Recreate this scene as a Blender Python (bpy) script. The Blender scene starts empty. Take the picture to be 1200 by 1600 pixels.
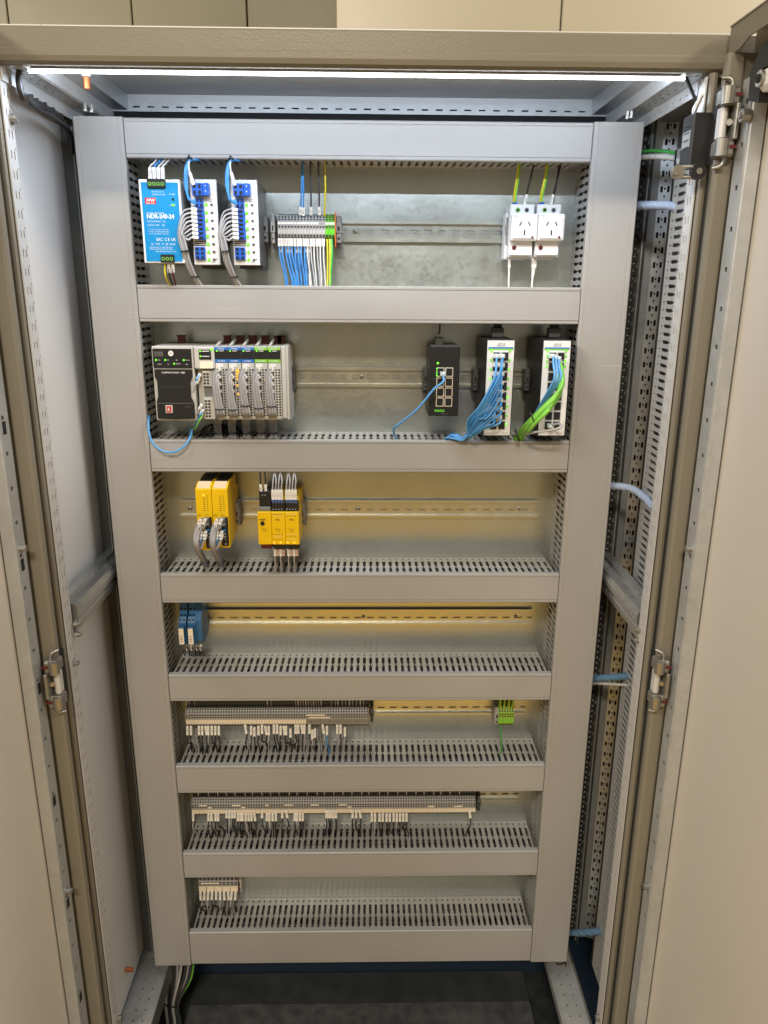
import bpy, math, random
from mathutils import Vector, Matrix
random.seed(7)
R_ = math.radians
scene = bpy.context.scene
COL = scene.collection

# ------------------------------------------------------------------ camera
CX, CY, CZ = 0.01587, -0.07229, 1.54453
PITCH, YAW, ROLL, FPX = 0.28385, 0.01948, -0.00679, 1190.09
cp, sp, cy_, sy_, cr, sr = math.cos(PITCH), math.sin(PITCH), math.cos(YAW), math.sin(YAW), math.cos(ROLL), math.sin(ROLL)
VF = Vector((sy_*cp, cy_*cp, -sp)); rt0 = Vector((cy_, -sy_, 0)); dn0 = VF.cross(rt0)
VR = cr*rt0 + sr*dn0; VD = -sr*rt0 + cr*dn0
cam_d = bpy.data.cameras.new('camera'); cam = bpy.data.objects.new('camera', cam_d); COL.objects.link(cam)
cam_d.sensor_fit = 'VERTICAL'; cam_d.sensor_height = 36; cam_d.sensor_width = 27
cam_d.lens = FPX*36/1600; cam_d.clip_start = 0.02; cam_d.clip_end = 60
m = Matrix(((VR.x, -VD.x, -VF.x, CX), (VR.y, -VD.y, -VF.y, CY), (VR.z, -VD.z, -VF.z, CZ), (0, 0, 0, 1)))
cam.matrix_world = m
scene.camera = cam

# ------------------------------------------------------------------ world, hall lamps and an added front fill
scene.view_settings.view_transform = 'Standard'; scene.view_settings.look = 'None'
scene.view_settings.gamma = 1; scene.view_settings.use_curve_mapping = False
scene.view_settings.exposure = 0.0
wd = bpy.data.worlds.new('World'); scene.world = wd; wd.use_nodes = True
wn = wd.node_tree; bg = wn.nodes['Background']
bg.inputs[0].default_value = (0.80, 0.71, 0.55, 1); bg.inputs[1].default_value = 0.31

def area(name, loc, target, sx, sy, power, col):
    d = bpy.data.lights.new(name, 'AREA'); d.shape = 'RECTANGLE'; d.size = sx; d.size_y = sy
    d.energy = power; d.color = col
    o = bpy.data.objects.new(name, d); COL.objects.link(o); o.location = loc
    o.rotation_euler = (Vector(target)-Vector(loc)).to_track_quat('-Z', 'Y').to_euler()
    return o
area('hall_light', (-2.9, -1.0, 3.5), (0.3, 1.0, 1.0), 1.4, 0.5, 105, (1.0, 0.89, 0.74))
area('hall_light', (2.9, -0.4, 3.7), (-0.2, 1.2, 1.0), 1.4, 0.5, 105, (1.0, 0.89, 0.74))

area('hall_light', (-0.35, -2.3, 3.9), (0.1, 1.2, 0.9), 1.0, 0.3, 110, (1.0, 0.87, 0.70))  # front fill lamp, added to brighten duct lids and lower rows

# ------------------------------------------------------------------ pixel helpers (photo pixels 1200x1600 onto a real plane)
CAMP = Vector((CX, CY, CZ))
def ray(u, v): return VF + VR*((u-600)/FPX) + VD*((v-800)/FPX)
def P(u, v, Y):
    d = ray(u, v); return CAMP + d*((Y-CY)/d.y)
def PX(u, v, X):
    d = ray(u, v); return CAMP + d*((X-CX)/d.x)
def PZ(u, v, Z):
    d = ray(u, v); return CAMP + d*((Z-CZ)/d.z)

# ------------------------------------------------------------------ materials
MATS = {}
def mat(name, col, rough=0.5, metal=0.0, emit=None, estr=0, bump=0.0, bscale=300, var=0.0, vscale=8, trans=0, coat=0, stretch=(1,1,1)):
    mt = bpy.data.materials.new(name); mt.use_nodes = True; nt = mt.node_tree; b = nt.nodes['Principled BSDF']
    b.inputs['Base Color'].default_value = (*col, 1); b.inputs['Roughness'].default_value = rough; b.inputs['Metallic'].default_value = metal
    if coat: b.inputs['Coat Weight'].default_value = coat
    if trans: b.inputs['Transmission Weight'].default_value = trans
    if emit: b.inputs['Emission Color'].default_value = (*emit, 1); b.inputs['Emission Strength'].default_value = estr
    tc = nt.nodes.new('ShaderNodeTexCoord'); mp = nt.nodes.new('ShaderNodeMapping'); mp.inputs['Scale'].default_value = stretch
    nt.links.new(tc.outputs['Object'], mp.inputs['Vector'])
    if var:
        n = nt.nodes.new('ShaderNodeTexNoise'); n.inputs['Scale'].default_value = vscale; n.inputs['Detail'].default_value = 6
        r = nt.nodes.new('ShaderNodeMapRange'); r.inputs[1].default_value = 0.3; r.inputs[2].default_value = 0.7
        r.inputs[3].default_value = 1-var; r.inputs[4].default_value = 1+var
        mx = nt.nodes.new('ShaderNodeVectorMath'); mx.operation = 'SCALE'; mx.inputs[0].default_value = col
        nt.links.new(mp.outputs[0], n.inputs['Vector']); nt.links.new(n.outputs[0], r.inputs[0]); nt.links.new(r.outputs[0], mx.inputs['Scale'])
        nt.links.new(mx.outputs[0], b.inputs['Base Color'])
        r2 = nt.nodes.new('ShaderNodeMapRange'); r2.inputs[1].default_value = 0.3; r2.inputs[2].default_value = 0.7
        r2.inputs[3].default_value = rough*0.85; r2.inputs[4].default_value = min(1, rough*1.2)
        nt.links.new(n.outputs[0], r2.inputs[0]); nt.links.new(r2.outputs[0], b.inputs['Roughness'])
    if bump:
        n = nt.nodes.new('ShaderNodeTexNoise'); n.inputs['Scale'].default_value = bscale; n.inputs['Detail'].default_value = 3
        bp = nt.nodes.new('ShaderNodeBump'); bp.inputs['Strength'].default_value = bump; bp.inputs['Distance'].default_value = 0.001
        nt.links.new(mp.outputs[0], n.inputs['Vector']); nt.links.new(n.outputs[0], bp.inputs['Height']); nt.links.new(bp.outputs[0], b.inputs['Normal'])
    MATS[name] = mt
    return mt
def galv(name, col, rough, metal, var, scale, bump=0.05):
    mt = mat(name, col, rough, metal, bump=bump, bscale=40)
    nt = mt.node_tree; b = nt.nodes['Principled BSDF']; tc = [n for n in nt.nodes if n.type == 'TEX_COORD'][0]
    v = nt.nodes.new('ShaderNodeTexVoronoi'); v.inputs['Scale'].default_value = scale
    n = nt.nodes.new('ShaderNodeTexNoise'); n.inputs['Scale'].default_value = 11; n.inputs['Detail'].default_value = 4
    wsum = nt.nodes.new('ShaderNodeMath'); wsum.operation = 'MULTIPLY_ADD'; wsum.inputs[1].default_value = 0.35
    sep = nt.nodes.new('ShaderNodeSeparateColor')
    r = nt.nodes.new('ShaderNodeMapRange'); r.inputs[1].default_value = 0.38; r.inputs[2].default_value = 0.98; r.inputs[3].default_value = 1-var; r.inputs[4].default_value = 1+var
    mx = nt.nodes.new('ShaderNodeVectorMath'); mx.operation = 'SCALE'; mx.inputs[0].default_value = col
    nt.links.new(tc.outputs['Object'], v.inputs['Vector']); nt.links.new(tc.outputs['Object'], n.inputs['Vector'])
    nt.links.new(v.outputs['Color'], sep.inputs[0]); nt.links.new(sep.outputs[0], wsum.inputs[0]); nt.links.new(n.outputs[0], wsum.inputs[2])
    nt.links.new(wsum.outputs[0], r.inputs[0]); nt.links.new(r.outputs[0], mx.inputs['Scale']); nt.links.new(mx.outputs[0], b.inputs['Base Color'])
    r2 = nt.nodes.new('ShaderNodeMapRange'); r2.inputs[1].default_value = 0.38; r2.inputs[2].default_value = 0.98; r2.inputs[3].default_value = rough*0.85; r2.inputs[4].default_value = rough*1.15
    nt.links.new(wsum.outputs[0], r2.inputs[0]); nt.links.new(r2.outputs[0], b.inputs['Roughness'])
    return mt
PVC = mat('grey_pvc', (0.36, 0.355, 0.345), 0.38, var=0.045, vscale=4, bump=0.03, bscale=500)
def scuff(mt):
    nt = mt.node_tree; b = nt.nodes['Principled BSDF']; tc = [n for n in nt.nodes if n.type == 'TEX_COORD'][0]
    mp = nt.nodes.new('ShaderNodeMapping'); mp.inputs['Rotation'].default_value = (0, .5, 0); mp.inputs['Scale'].default_value = (6, 6, 140)
    n = nt.nodes.new('ShaderNodeTexNoise'); n.inputs['Scale'].default_value = 1.6; n.inputs['Detail'].default_value = 5
    n2 = nt.nodes.new('ShaderNodeTexNoise'); n2.inputs['Scale'].default_value = 7; n2.inputs['Detail'].default_value = 3
    mr = nt.nodes.new('ShaderNodeMapRange'); mr.inputs[1].default_value = .66; mr.inputs[2].default_value = .74; mr2 = nt.nodes.new('ShaderNodeMapRange'); mr2.inputs[1].default_value = .52; mr2.inputs[2].default_value = .62
    mu = nt.nodes.new('ShaderNodeMath'); mu.operation = 'MULTIPLY'; mx = nt.nodes.new('ShaderNodeMix'); mx.data_type = 'RGBA'; mx.inputs[7].default_value = (.52, .51, .49, 1)
    nt.links.new(tc.outputs['Object'], mp.inputs['Vector']); nt.links.new(mp.outputs[0], n.inputs['Vector']); nt.links.new(tc.outputs['Object'], n2.inputs['Vector'])
    nt.links.new(n.outputs[0], mr.inputs[0]); nt.links.new(n2.outputs[0], mr2.inputs[0]); nt.links.new(mr.outputs[0], mu.inputs[0]); nt.links.new(mr2.outputs[0], mu.inputs[1])
    src = b.inputs['Base Color'].links[0].from_socket; nt.links.new(src, mx.inputs[6]); nt.links.new(mu.outputs[0], mx.inputs[0]); nt.links.new(mx.outputs[2], b.inputs['Base Color'])
scuff(PVC)
PVCW = mat('grey_pvc_slotted', (0.37, 0.37, 0.36), 0.34)
GALV = galv('galvanised_plate', (0.60, 0.635, 0.60), 0.33, 0.9, 0.045, 160, 0.0)
RAILM = galv('zinc_rail', (0.62, 0.63, 0.57), 0.34, 0.9, 0.03, 60, 0.0)
STEEL = galv('galvanised_profile', (0.50, 0.52, 0.53), 0.42, 0.6, 0.07, 90)
PALE = mat('pale_galvanised', (0.55, 0.55, 0.545), 0.5, 0.25, var=0.04, vscale=6)
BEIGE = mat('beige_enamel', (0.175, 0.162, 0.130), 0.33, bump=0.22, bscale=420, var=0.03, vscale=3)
STEELM = galv('satin_zinc_profile', (0.50, 0.52, 0.53), 0.30, 0.85, 0.06, 90)
STEELD = galv('dull_zinc_profile', (0.30, 0.32, 0.33), 0.35, 0.85, 0.06, 90)
SIDE = mat('side_panel_paint', (0.60, 0.60, 0.60), 0.5, bump=0.08, bscale=200)
DOORM = mat('door_skin_paint', (0.51, 0.475, 0.425), 0.40, bump=0.16, bscale=420, var=0.02, vscale=2)
BLACK = mat('black_plastic', (0.012, 0.012, 0.013), 0.4)
DARK = mat('dark_hole', (0.008, 0.008, 0.008), 0.8)
RUBBER_SHADE = mat('black_rubber', (0.015, 0.014, 0.012), 0.7)
DGREY = mat('dark_grey_plastic', (0.075, 0.08, 0.08), 0.45)
MGREY = mat('mid_grey_plastic', (0.20, 0.205, 0.205), 0.45)
LGREY = mat('light_grey_plastic', (0.50, 0.50, 0.47), 0.45)
WHITE = mat('white_plastic', (0.74, 0.75, 0.76), 0.4)
SLEEVE = mat('white_marker_sleeve', (0.86, 0.84, 0.79), 0.45)
CREAM = mat('cream_marker', (0.88, 0.78, 0.62), 0.5)
BLUE = mat('blue_face', (0.0, 0.235, 0.53), 0.38)
NAVY = mat('blue_terminal', (0.012, 0.10, 0.50), 0.35)
WBLUE = mat('blue_wire', (0.05, 0.27, 0.66), 0.38)
SKY = mat('pale_blue_cable', (0.10, 0.34, 0.70), 0.35)
WGREY = mat('grey_wire', (0.44, 0.44, 0.46), 0.42)
WDARK = mat('dark_grey_wire', (0.05, 0.05, 0.055), 0.5)
WBLACK = mat('black_wire', (0.014, 0.014, 0.016), 0.45)
WWHITE = mat('white_wire', (0.66, 0.66, 0.62), 0.4)
WYEL = mat('yellow_wire', (0.72, 0.62, 0.02), 0.4)
WGREEN = mat('green_wire', (0.05, 0.36, 0.06), 0.4)
LIME = mat('lime_cable', (0.24, 0.60, 0.08), 0.38)
LIMED = mat('deep_lime_cable', (0.17, 0.50, 0.06), 0.38)
TGREEN = mat('green_terminal', (0.16, 0.42, 0.06), 0.45)
BREL = mat('blue_relay', (0.03, 0.14, 0.33), 0.4)
YEL = mat('yellow_housing', (0.86, 0.55, 0.0), 0.42)
REDD = mat('dark_red_latch', (0.10, 0.008, 0.01), 0.45)
RED = mat('red_plastic', (0.55, 0.02, 0.02), 0.4)
ORANGE = mat('orange_separator', (0.75, 0.16, 0.02), 0.45)
COPPER = mat('copper_stud', (0.62, 0.20, 0.07), 0.35, 0.6)
CHROME = mat('chrome_metal', (0.33, 0.32, 0.29), 0.42, 0.85)
LEDG = mat('green_indicator_light', (0.1, 0.6, 0.02), 0.3, emit=(0.22, 1.0, 0.06), estr=0.9)
GGLOW = mat('green_indicator_dim', (0.12, 0.55, 0.03), 0.3, emit=(0.22, 1.0, 0.06), estr=0.25)
AMB = mat('amber_indicator_light', (0.8, 0.4, 0.02), 0.3, emit=(1.0, 0.5, 0.06), estr=1.0)
LEDSTRIP = mat('lit_strip_diffuser', (0.9, 0.9, 0.9), 0.4, emit=(0.93, 0.97, 1.0), estr=12.0)
PLATEG = mat('lime_label', (0.22, 0.55, 0.05), 0.45)
LBLUE = mat('blue_label', (0.02, 0.16, 0.55), 0.45)
SCREEN = mat('grey_display', (0.10, 0.10, 0.09), 0.3)
CLEAR = mat('clear_plug', (0.62, 0.68, 0.68), 0.15, coat=0.5)
SPIRAL = mat('pale_blue_spiral_wrap', (0.34, 0.42, 0.56), 0.25, coat=0.5)
SPIRALL = mat('pale_blue_wrap_edge', (0.40, 0.48, 0.61), 0.3)
SPIRALD2 = mat('steel_blue_wrap_edge', (0.15, 0.26, 0.40), 0.3)
SPIRALD = mat('steel_blue_cable', (0.10, 0.20, 0.32), 0.3)
BLUEP = mat('dark_blue_plinth_paint', (0.015, 0.032, 0.06), 0.5)
INK = mat('black_print', (0.02, 0.02, 0.02), 0.6)
WINK = mat('white_print', (0.75, 0.78, 0.80), 0.5)
GINK = mat('grey_print', (0.22, 0.22, 0.22), 0.5)

# ------------------------------------------------------------------ mesh builder
class MB:
    def __init__(s): s.v = []; s.f = []; s.mi = []; s.m = []; s.sm = []
    def k(s, mt):
        if mt not in s.m: s.m.append(mt)
        return s.m.index(mt)
    def add(s, vs, fs, mt, smooth=False):
        o = len(s.v); s.v += [tuple(x) for x in vs]; i = s.k(mt)
        for f in fs: s.f.append(tuple(o+q for q in f)); s.mi.append(i); s.sm.append(smooth)
        return s
    def box(s, x0, x1, y0, y1, z0, z1, mt, b=0.0):
        if x0 > x1: x0, x1 = x1, x0
        if y0 > y1: y0, y1 = y1, y0
        if z0 > z1: z0, z1 = z1, z0
        if b <= 0:
            vs = [(x, y, z) for x in (x0, x1) for y in (y0, y1) for z in (z0, z1)]
            fs = [(0, 1, 3, 2), (4, 6, 7, 5), (0, 4, 5, 1), (2, 3, 7, 6), (0, 2, 6, 4), (1, 5, 7, 3)]
            return s.add(vs, fs, mt)
        b = min(b, (x1-x0)*.45, (y1-y0)*.45, (z1-z0)*.45)
        # chamfered box: 24 verts
        vs = []; idx = {}
        for ix, (xa, xb) in enumerate(((x0, x0+b), (x1, x1-b))):
            for iy, (ya, yb) in enumerate(((y0, y0+b), (y1, y1-b))):
                for iz, (za, zb) in enumerate(((z0, z0+b), (z1, z1-b))):
                    idx[(ix, iy, iz, 0)] = len(vs); vs.append((xa, yb, zb))
                    idx[(ix, iy, iz, 1)] = len(vs); vs.append((xb, ya, zb))
                    idx[(ix, iy, iz, 2)] = len(vs); vs.append((xb, yb, za))
        q = lambda *a: idx[a]; fs = []
        def face(pts):
            c = Vector((0, 0, 0)); mid = Vector(((x0+x1)/2, (y0+y1)/2, (z0+z1)/2))
            for p in pts: c += Vector(vs[p])
            c /= len(pts); n = (Vector(vs[pts[1]])-Vector(vs[pts[0]])).cross(Vector(vs[pts[2]])-Vector(vs[pts[1]]))
            fs.append(tuple(pts) if n.dot(c-mid) > 0 else tuple(pts[::-1]))
        for i in (0, 1):
            face([q(i, 0, 0, 0), q(i, 1, 0, 0), q(i, 1, 1, 0), q(i, 0, 1, 0)])
            face([q(0, i, 0, 1), q(1, i, 0, 1), q(1, i, 1, 1), q(0, i, 1, 1)])
            face([q(0, 0, i, 2), q(1, 0, i, 2), q(1, 1, i, 2), q(0, 1, i, 2)])
            for j in (0, 1):
                face([q(i, j, 0, 0), q(i, j, 1, 0), q(i, j, 1, 1), q(i, j, 0, 1)])
                face([q(i, 0, j, 0), q(i, 1, j, 0), q(i, 1, j, 2), q(i, 0, j, 2)])
                face([q(0, i, j, 1), q(1, i, j, 1), q(1, i, j, 2), q(0, i, j, 2)])
                for k2 in (0, 1): face([q(i, j, k2, 0), q(i, j, k2, 1), q(i, j, k2, 2)])
        return s.add(vs, fs, mt)
    def prism(s, pts, axis, a0, a1, mt):
        # pts 2D outline in the two remaining axes (order x,y,z without axis), extruded a0..a1
        n = len(pts)
        def mk(p, a):
            if axis == 'x': return (a, p[0], p[1])
            if axis == 'y': return (p[0], a, p[1])
            return (p[0], p[1], a)
        vs = [mk(p, a0) for p in pts]+[mk(p, a1) for p in pts]
        fs = [tuple(range(n)), tuple(range(2*n-1, n-1, -1))]+[(i, i+n, (i+1) % n+n, (i+1) % n) for i in range(n)]
        return s.add(vs, fs, mt)
    def cyl(s, c, d, r, h, mt, n=12, r2=None, smooth=False):
        # centre of base c, axis d, height h
        d = Vector(d).normalized(); a = d.orthogonal().normalized(); b = d.cross(a); c = Vector(c); r2 = r if r2 is None else r2
        vs = [c+(a*math.cos(t)+b*math.sin(t))*r for t in [2*math.pi*i/n for i in range(n)]]
        vs += [c+d*h+(a*math.cos(t)+b*math.sin(t))*r2 for t in [2*math.pi*i/n for i in range(n)]]
        s.add(vs, [(i, (i+1) % n, (i+1) % n+n, i+n) for i in range(n)], mt, smooth)
        return s.add(vs, [tuple(range(n))[::-1], tuple(range(n, 2*n))], mt)
    def tube(s, pts, r, mt, n=7, sub=4, caps=True):
        pts = [Vector(p) for p in pts]
        if sub > 1 and len(pts) > 2:
            q = [pts[0]*2-pts[1]]+pts+[pts[-1]*2-pts[-2]]; out = []
            for i in range(1, len(q)-2):
                for j in range(sub):
                    t = j/sub; p0, p1, p2, p3 = q[i-1:i+3]
                    out.append(0.5*((2*p1)+(p2-p0)*t+(2*p0-5*p1+4*p2-p3)*t*t+(3*p1-p0-3*p2+p3)*t**3))
            out.append(pts[-1]); pts = out
        prev = None; rings = []
        for i, p in enumerate(pts):
            t = (pts[min(i+1, len(pts)-1)]-pts[max(i-1, 0)]).normalized()
            if prev is None: a = t.orthogonal().normalized()
            else: a = (prev-t*prev.dot(t)).normalized()
            prev = a; b = t.cross(a)
            rings.append([p+(a*math.cos(w)+b*math.sin(w))*r for w in [2*math.pi*k/n for k in range(n)]])
        vs = [v for rg in rings for v in rg]; fs = []
        for i in range(len(rings)-1):
            for k in range(n): fs.append((i*n+k, i*n+(k+1) % n, (i+1)*n+(k+1) % n, (i+1)*n+k))
        s.add(vs, fs, mt, True)
        if caps: s.add(rings[0]+rings[-1], [tuple(range(n))[::-1], tuple(range(n, 2*n))], mt)
        return s
    def text(s, st, x, y, z, size, mt, plane='front', align='LEFT', sx=1.0, thick=0.0002, bold=0.0, shear=0.0):
        v, f = textmesh(st, align, bold, shear)
        if plane == 'front': vs = [(x+a*size*sx, y-thick, z+b*size) for a, b in v]
        s.add(vs, f, mt); return s
    def build(s, name, parent=None, loc=None):
        me = bpy.data.meshes.new(name)
        org = Vector(loc) if loc is not None else Vector((0, 0, 0))
        me.from_pydata([(a[0]-org.x, a[1]-org.y, a[2]-org.z) for a in s.v], [], s.f)
        for mt in s.m: me.materials.append(mt)
        me.polygons.foreach_set('material_index', s.mi); me.polygons.foreach_set('use_smooth', s.sm); me.update()
        o = bpy.data.objects.new(name, me); COL.objects.link(o); o.location = org
        if parent is not None:
            o.parent = parent
            off = parent.location.copy()
            pp = parent.parent
            while pp is not None: off += pp.location; pp = pp.parent
            o.location = org-off
        return o
TXT = {}
def textmesh(st, align, bold, shear):
    key = (st, align, bold, shear)
    if key in TXT: return TXT[key]
    c = bpy.data.curves.new('t', 'FONT'); c.body = st; c.align_x = align; c.offset = bold; c.shear = shear; c.resolution_u = 2
    o = bpy.data.objects.new('t', c); COL.objects.link(o)
    dg = bpy.context.evaluated_depsgraph_get(); me = bpy.data.meshes.new_from_object(o.evaluated_get(dg))
    r = ([(v.co.x, v.co.y) for v in me.vertices], [tuple(p.vertices) for p in me.polygons])
    bpy.data.objects.remove(o); bpy.data.curves.remove(c); bpy.data.meshes.remove(me)
    TXT[key] = r; return r
def tag(o, label=None, cat=None, group=None, kind=None):
    if label: o['label'] = label
    if cat: o['category'] = cat
    if group: o['group'] = group
    if kind: o['kind'] = kind
    return o
def thing(name, label, cat, loc, group=None):
    o = bpy.data.objects.new(name, None); COL.objects.link(o); o.location = loc; o.empty_display_size = 0.01
    return tag(o, label, cat, group)

# key planes (metres)
YP, YD, YF = 1.350, 1.250, 1.030      # mounting plate, duct lids, cabinet front
ZT = 1.8005
LIDS = [(1.8005, 1.7427), (1.5502, 1.4902), (1.290, 1.2322), (1.0389, 0.9813), (0.8322, 0.7754), (0.6301, 0.5673), (0.4214, 0.3602), (0.2183, 0.1333)]
XL, XR = -0.3665, 0.3650      # edges of opening between vertical ducts

# ------------------------------------------------------------------ perforated sheet helper
def perf(mb, org, L, Wd, cols, mt, length, width, thick=0.0018, holemat=None):
    """sheet from org along L (unit) for length and along Wd (unit) for width; cols=[(w0,w1,pitch,hole_len,offset)] real punched holes"""
    org = Vector(org); L = Vector(L); Wd = Vector(Wd); N = L.cross(Wd)*thick
    def quad(l0, l1, w0, w1):
        p = [org+L*l0+Wd*w0, org+L*l1+Wd*w0, org+L*l1+Wd*w1, org+L*l0+Wd*w1]
        v = p+[a+N for a in p]
        mb.add(v, [(0, 3, 2, 1), (4, 5, 6, 7), (0, 1, 5, 4), (1, 2, 6, 5), (2, 3, 7, 6), (3, 0, 4, 7)], mt)
    w = 0
    for (w0, w1, pitch, hl, off) in cols:
        if w0 > w: quad(0, length, w, w0)
        l = 0; x = off
        while x < length:
            if x > l: quad(l, min(x, length), w0, w1)
            l = x+hl; x += pitch
        if l < length: quad(l, length, w0, w1)
        w = w1
    if w < width: quad(0, length, w, width)

# ------------------------------------------------------------------ setting: ground
g = MB(); g.add([(-9, -9, -.1), (9, -9, -.1), (9, 0.96, -.1), (-9, 0.96, -.1)], [(0, 1, 2, 3)], mat('hall_floor_epoxy', (0.34, 0.28, 0.19), 0.5, var=0.12, vscale=2))
tag(g.build('floor'), kind='structure')
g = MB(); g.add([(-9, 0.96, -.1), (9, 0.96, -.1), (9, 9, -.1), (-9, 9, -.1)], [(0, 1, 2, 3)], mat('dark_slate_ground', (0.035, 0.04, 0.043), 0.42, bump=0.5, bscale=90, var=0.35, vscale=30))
tag(g.build('ground'), kind='structure')

g = MB(); g.add([(-5, -2.7, -.096), (5, -2.7, -.096), (5, 0.25, -.096), (-5, 0.25, -.096)], [(0, 1, 2, 3)], mat('golden_floor_paint', (0.75, 0.46, 0.07), 0.45, var=0.1, vscale=3))  # unseen golden sheet, added to reflect gold into plate and rails
tag(g.build('floor_marking'), kind='structure')
# background panels
OLIVE = mat('olive_panel_paint', (0.21, 0.195, 0.12), 0.4, var=0.04, vscale=1.5)
CREAMW = mat('cream_panel_paint', (0.40, 0.36, 0.265), 0.4, var=0.02, vscale=1.5)
def panels(name, label, Y, xs, z0, z1, mt, thick=0.04):
    t = thing(name, label, 'wall', (xs[0], Y, 0))
    for a, b in zip(xs[:-1], xs[1:]):
        q = MB(); q.box(a+.002, b-.002, Y, Y+thick, z0, z1, mt, 0.003); q.build('wall_panel', t)
    q = MB(); q.box(xs[0], xs[-1], Y+thick+.001, Y+thick+.02, z0, z1, DARK); q.build('backing_frame', t)
Y1 = 3.0
panels('panel_wall', 'olive green wall of tall panels behind the cabinet, on the left of the cream wall', Y1,
       [-3.2, -2.2, P(12, 25, Y1).x, P(206, 25, Y1).x, P(386, 25, Y1).x, 0.4, 1.2], 0.0, 3.6, OLIVE)
Y2 = 2.5
panels('panel_wall', 'cream wall of wide panels rising behind the right half of the cabinet', Y2,
       [P(524, 25, Y2).x, P(877, 25, Y2).x, 2.1, 3.2], 0.0, 3.6, CREAMW)

# ------------------------------------------------------------------ the enclosure
ENC = thing('enclosure', 'tall beige steel electrical cabinet standing open with both doors swung out', 'cabinet', (0, 1.2, 0))
H0, H1 = -0.09, 1.860
# front frame (beige), rounded cross section
fr = MB(); AIN = {1: .4595, -1: .4655}
for sx in (-1, 1):
    a_ = AIN[sx]
    pr = [(sx*(a_+p), YF+q_) for p, q_ in ((0, .012), (0, .004), (.0018, .001), (.005, 0), (.009, .001), (.0112, .006), (.0112, .022))]+[(sx*.505, YF+.022), (sx*.505, YF+.035), (sx*(a_+.0015), YF+.035)]
    fr.prism(pr, 'z', H0, 1.8185, BEIGE)
fr.prism([(YF, H1), (YF+.004, H1+.003), (YF+.11, H1+.003), (YF+.11, H1-.008), (YF+.02, H1-.008), (YF+.02, 1.823), (YF+.012, 1.8195), (YF+.006, 1.8195), (YF+.001, 1.823), (YF-.001, 1.829), (YF-.001, 1.836), (YF, 1.838)], 'x', -.499, .499, BEIGE)
fr.build('front_frame', ENC)
for sx, u0, u1 in ((-1, 12, 183), (1, 1112, 933)):
    pf = MB()
    cols = [(.008, .0105, .025, .010, .010), (.0175, .0205, .025, .010, .010), (.0225, .0245, .025, .004, .021)]; a_ = AIN[sx]
    perf(pf, (sx*(a_-(.0018 if sx > 0 else .0032)), YF+.006, H0+.04), (0, 0, 1), (0, 1, 0), cols, PALE, 1.865, .027)
    pf.box(sx*(a_-(.0015 if sx > 0 else .0012)), sx*(a_-.0003), YF+.008, YF+.033, H0+.04, 1.81, DARK)  # dark sheet behind the holes, their shade put into its colour
    pf.box(sx*(a_+.0002), sx*(a_+.012), YF+.0385, YF+.040, H0+.04, 1.81, PALE)
    pf.build('punched_pillar', ENC)
    gk = MB(); gk.box(sx*(AIN[sx]+.0125), sx*(AIN[sx]+.0180), YF+.010, YF+.021, H0, 1.80, DGREY, .002); gk.build('door_gasket', ENC)  # dark strip puts the shadow between frame and door into colour
# side skins, rear panel, roof
sk = MB()
sk.box(-.499, -.496, YF+.075, 1.46, H0, 1.868, SIDE)
sk.build('side_panel', ENC)
sk = MB(); sk.box(.562, .565, YF+.03, 1.46, H0, 1.868, SIDE); sk.build('side_panel', ENC)
sk = MB(); sk.box(-.52, .57, 1.457, 1.46, H0, 1.868, SIDE); sk.build('rear_panel', ENC)
sk = MB(); sk.box(-.498, .56, YF+.02, 1.45, 1.8665, 1.869, PALE); sk.build('roof_panel', ENC)
# right inner rear pillar + perforated flanges
for sx in (-1, 1):
    q = MB()
    if sx < 0:
        q.box(-.494, -.476, 1.318, 1.345, .10, 1.84, DGREY)
        q.box(-.4765, -.4755, 1.316, 1.335, .10, 1.80, STEEL)
        perf(q, (-.4755, 1.342, .1), (0, 0, 1), (1, 0, 0), [(.006, .010, .0125, .006, .004), (.014, .019, .025, .009, .01)], RUBBER_SHADE, 1.72, .028)  # galvanised flange coloured black to carry its shade
        q.box(-.476, -.44, 1.352, 1.354, .1, 1.82, PALE)
    else:
        perf(q, (.478, 1.345, .1), (0, 0, 1), (1, 0, 0), [(.006, .010, .0125, .006, .004), (.012, .015, .025, .009, .01)], RUBBER_SHADE, 1.72, .017)  # right flange likewise, shade put into the black colour
        q.box(.44, .4955, 1.352, 1.354, .1, 1.80, PALE)
        q.box(.4925, .4945, 1.335, 1.37, .10, 1.82, STEEL)
        q.box(.4947, .4963, 1.325, 1.37, .10, 1.82, DGREY)
        q.box(.4965, .5158, 1.345, 1.37, .10, 1.82, STEEL)
        q2 = MB()
        perf(q2, (.5160, 1.347, .1), (0, 0, 1), (.94, -.34, 0), [(.004, .008, .025, .010, .01), (.010, .0125, .0125, .004, .014), (.015, .019, .025, .010, .01)], STEEL, 1.72, .024)
        q2.box(.519, .540, 1.352, 1.354, .1, 1.82, DARK); q2.build('punched_flange', ENC)
        q.box(.5390, .5405, 1.318, 1.37, .10, 1.82, CHROME)
    q.build('rear_pillar', ENC)
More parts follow.
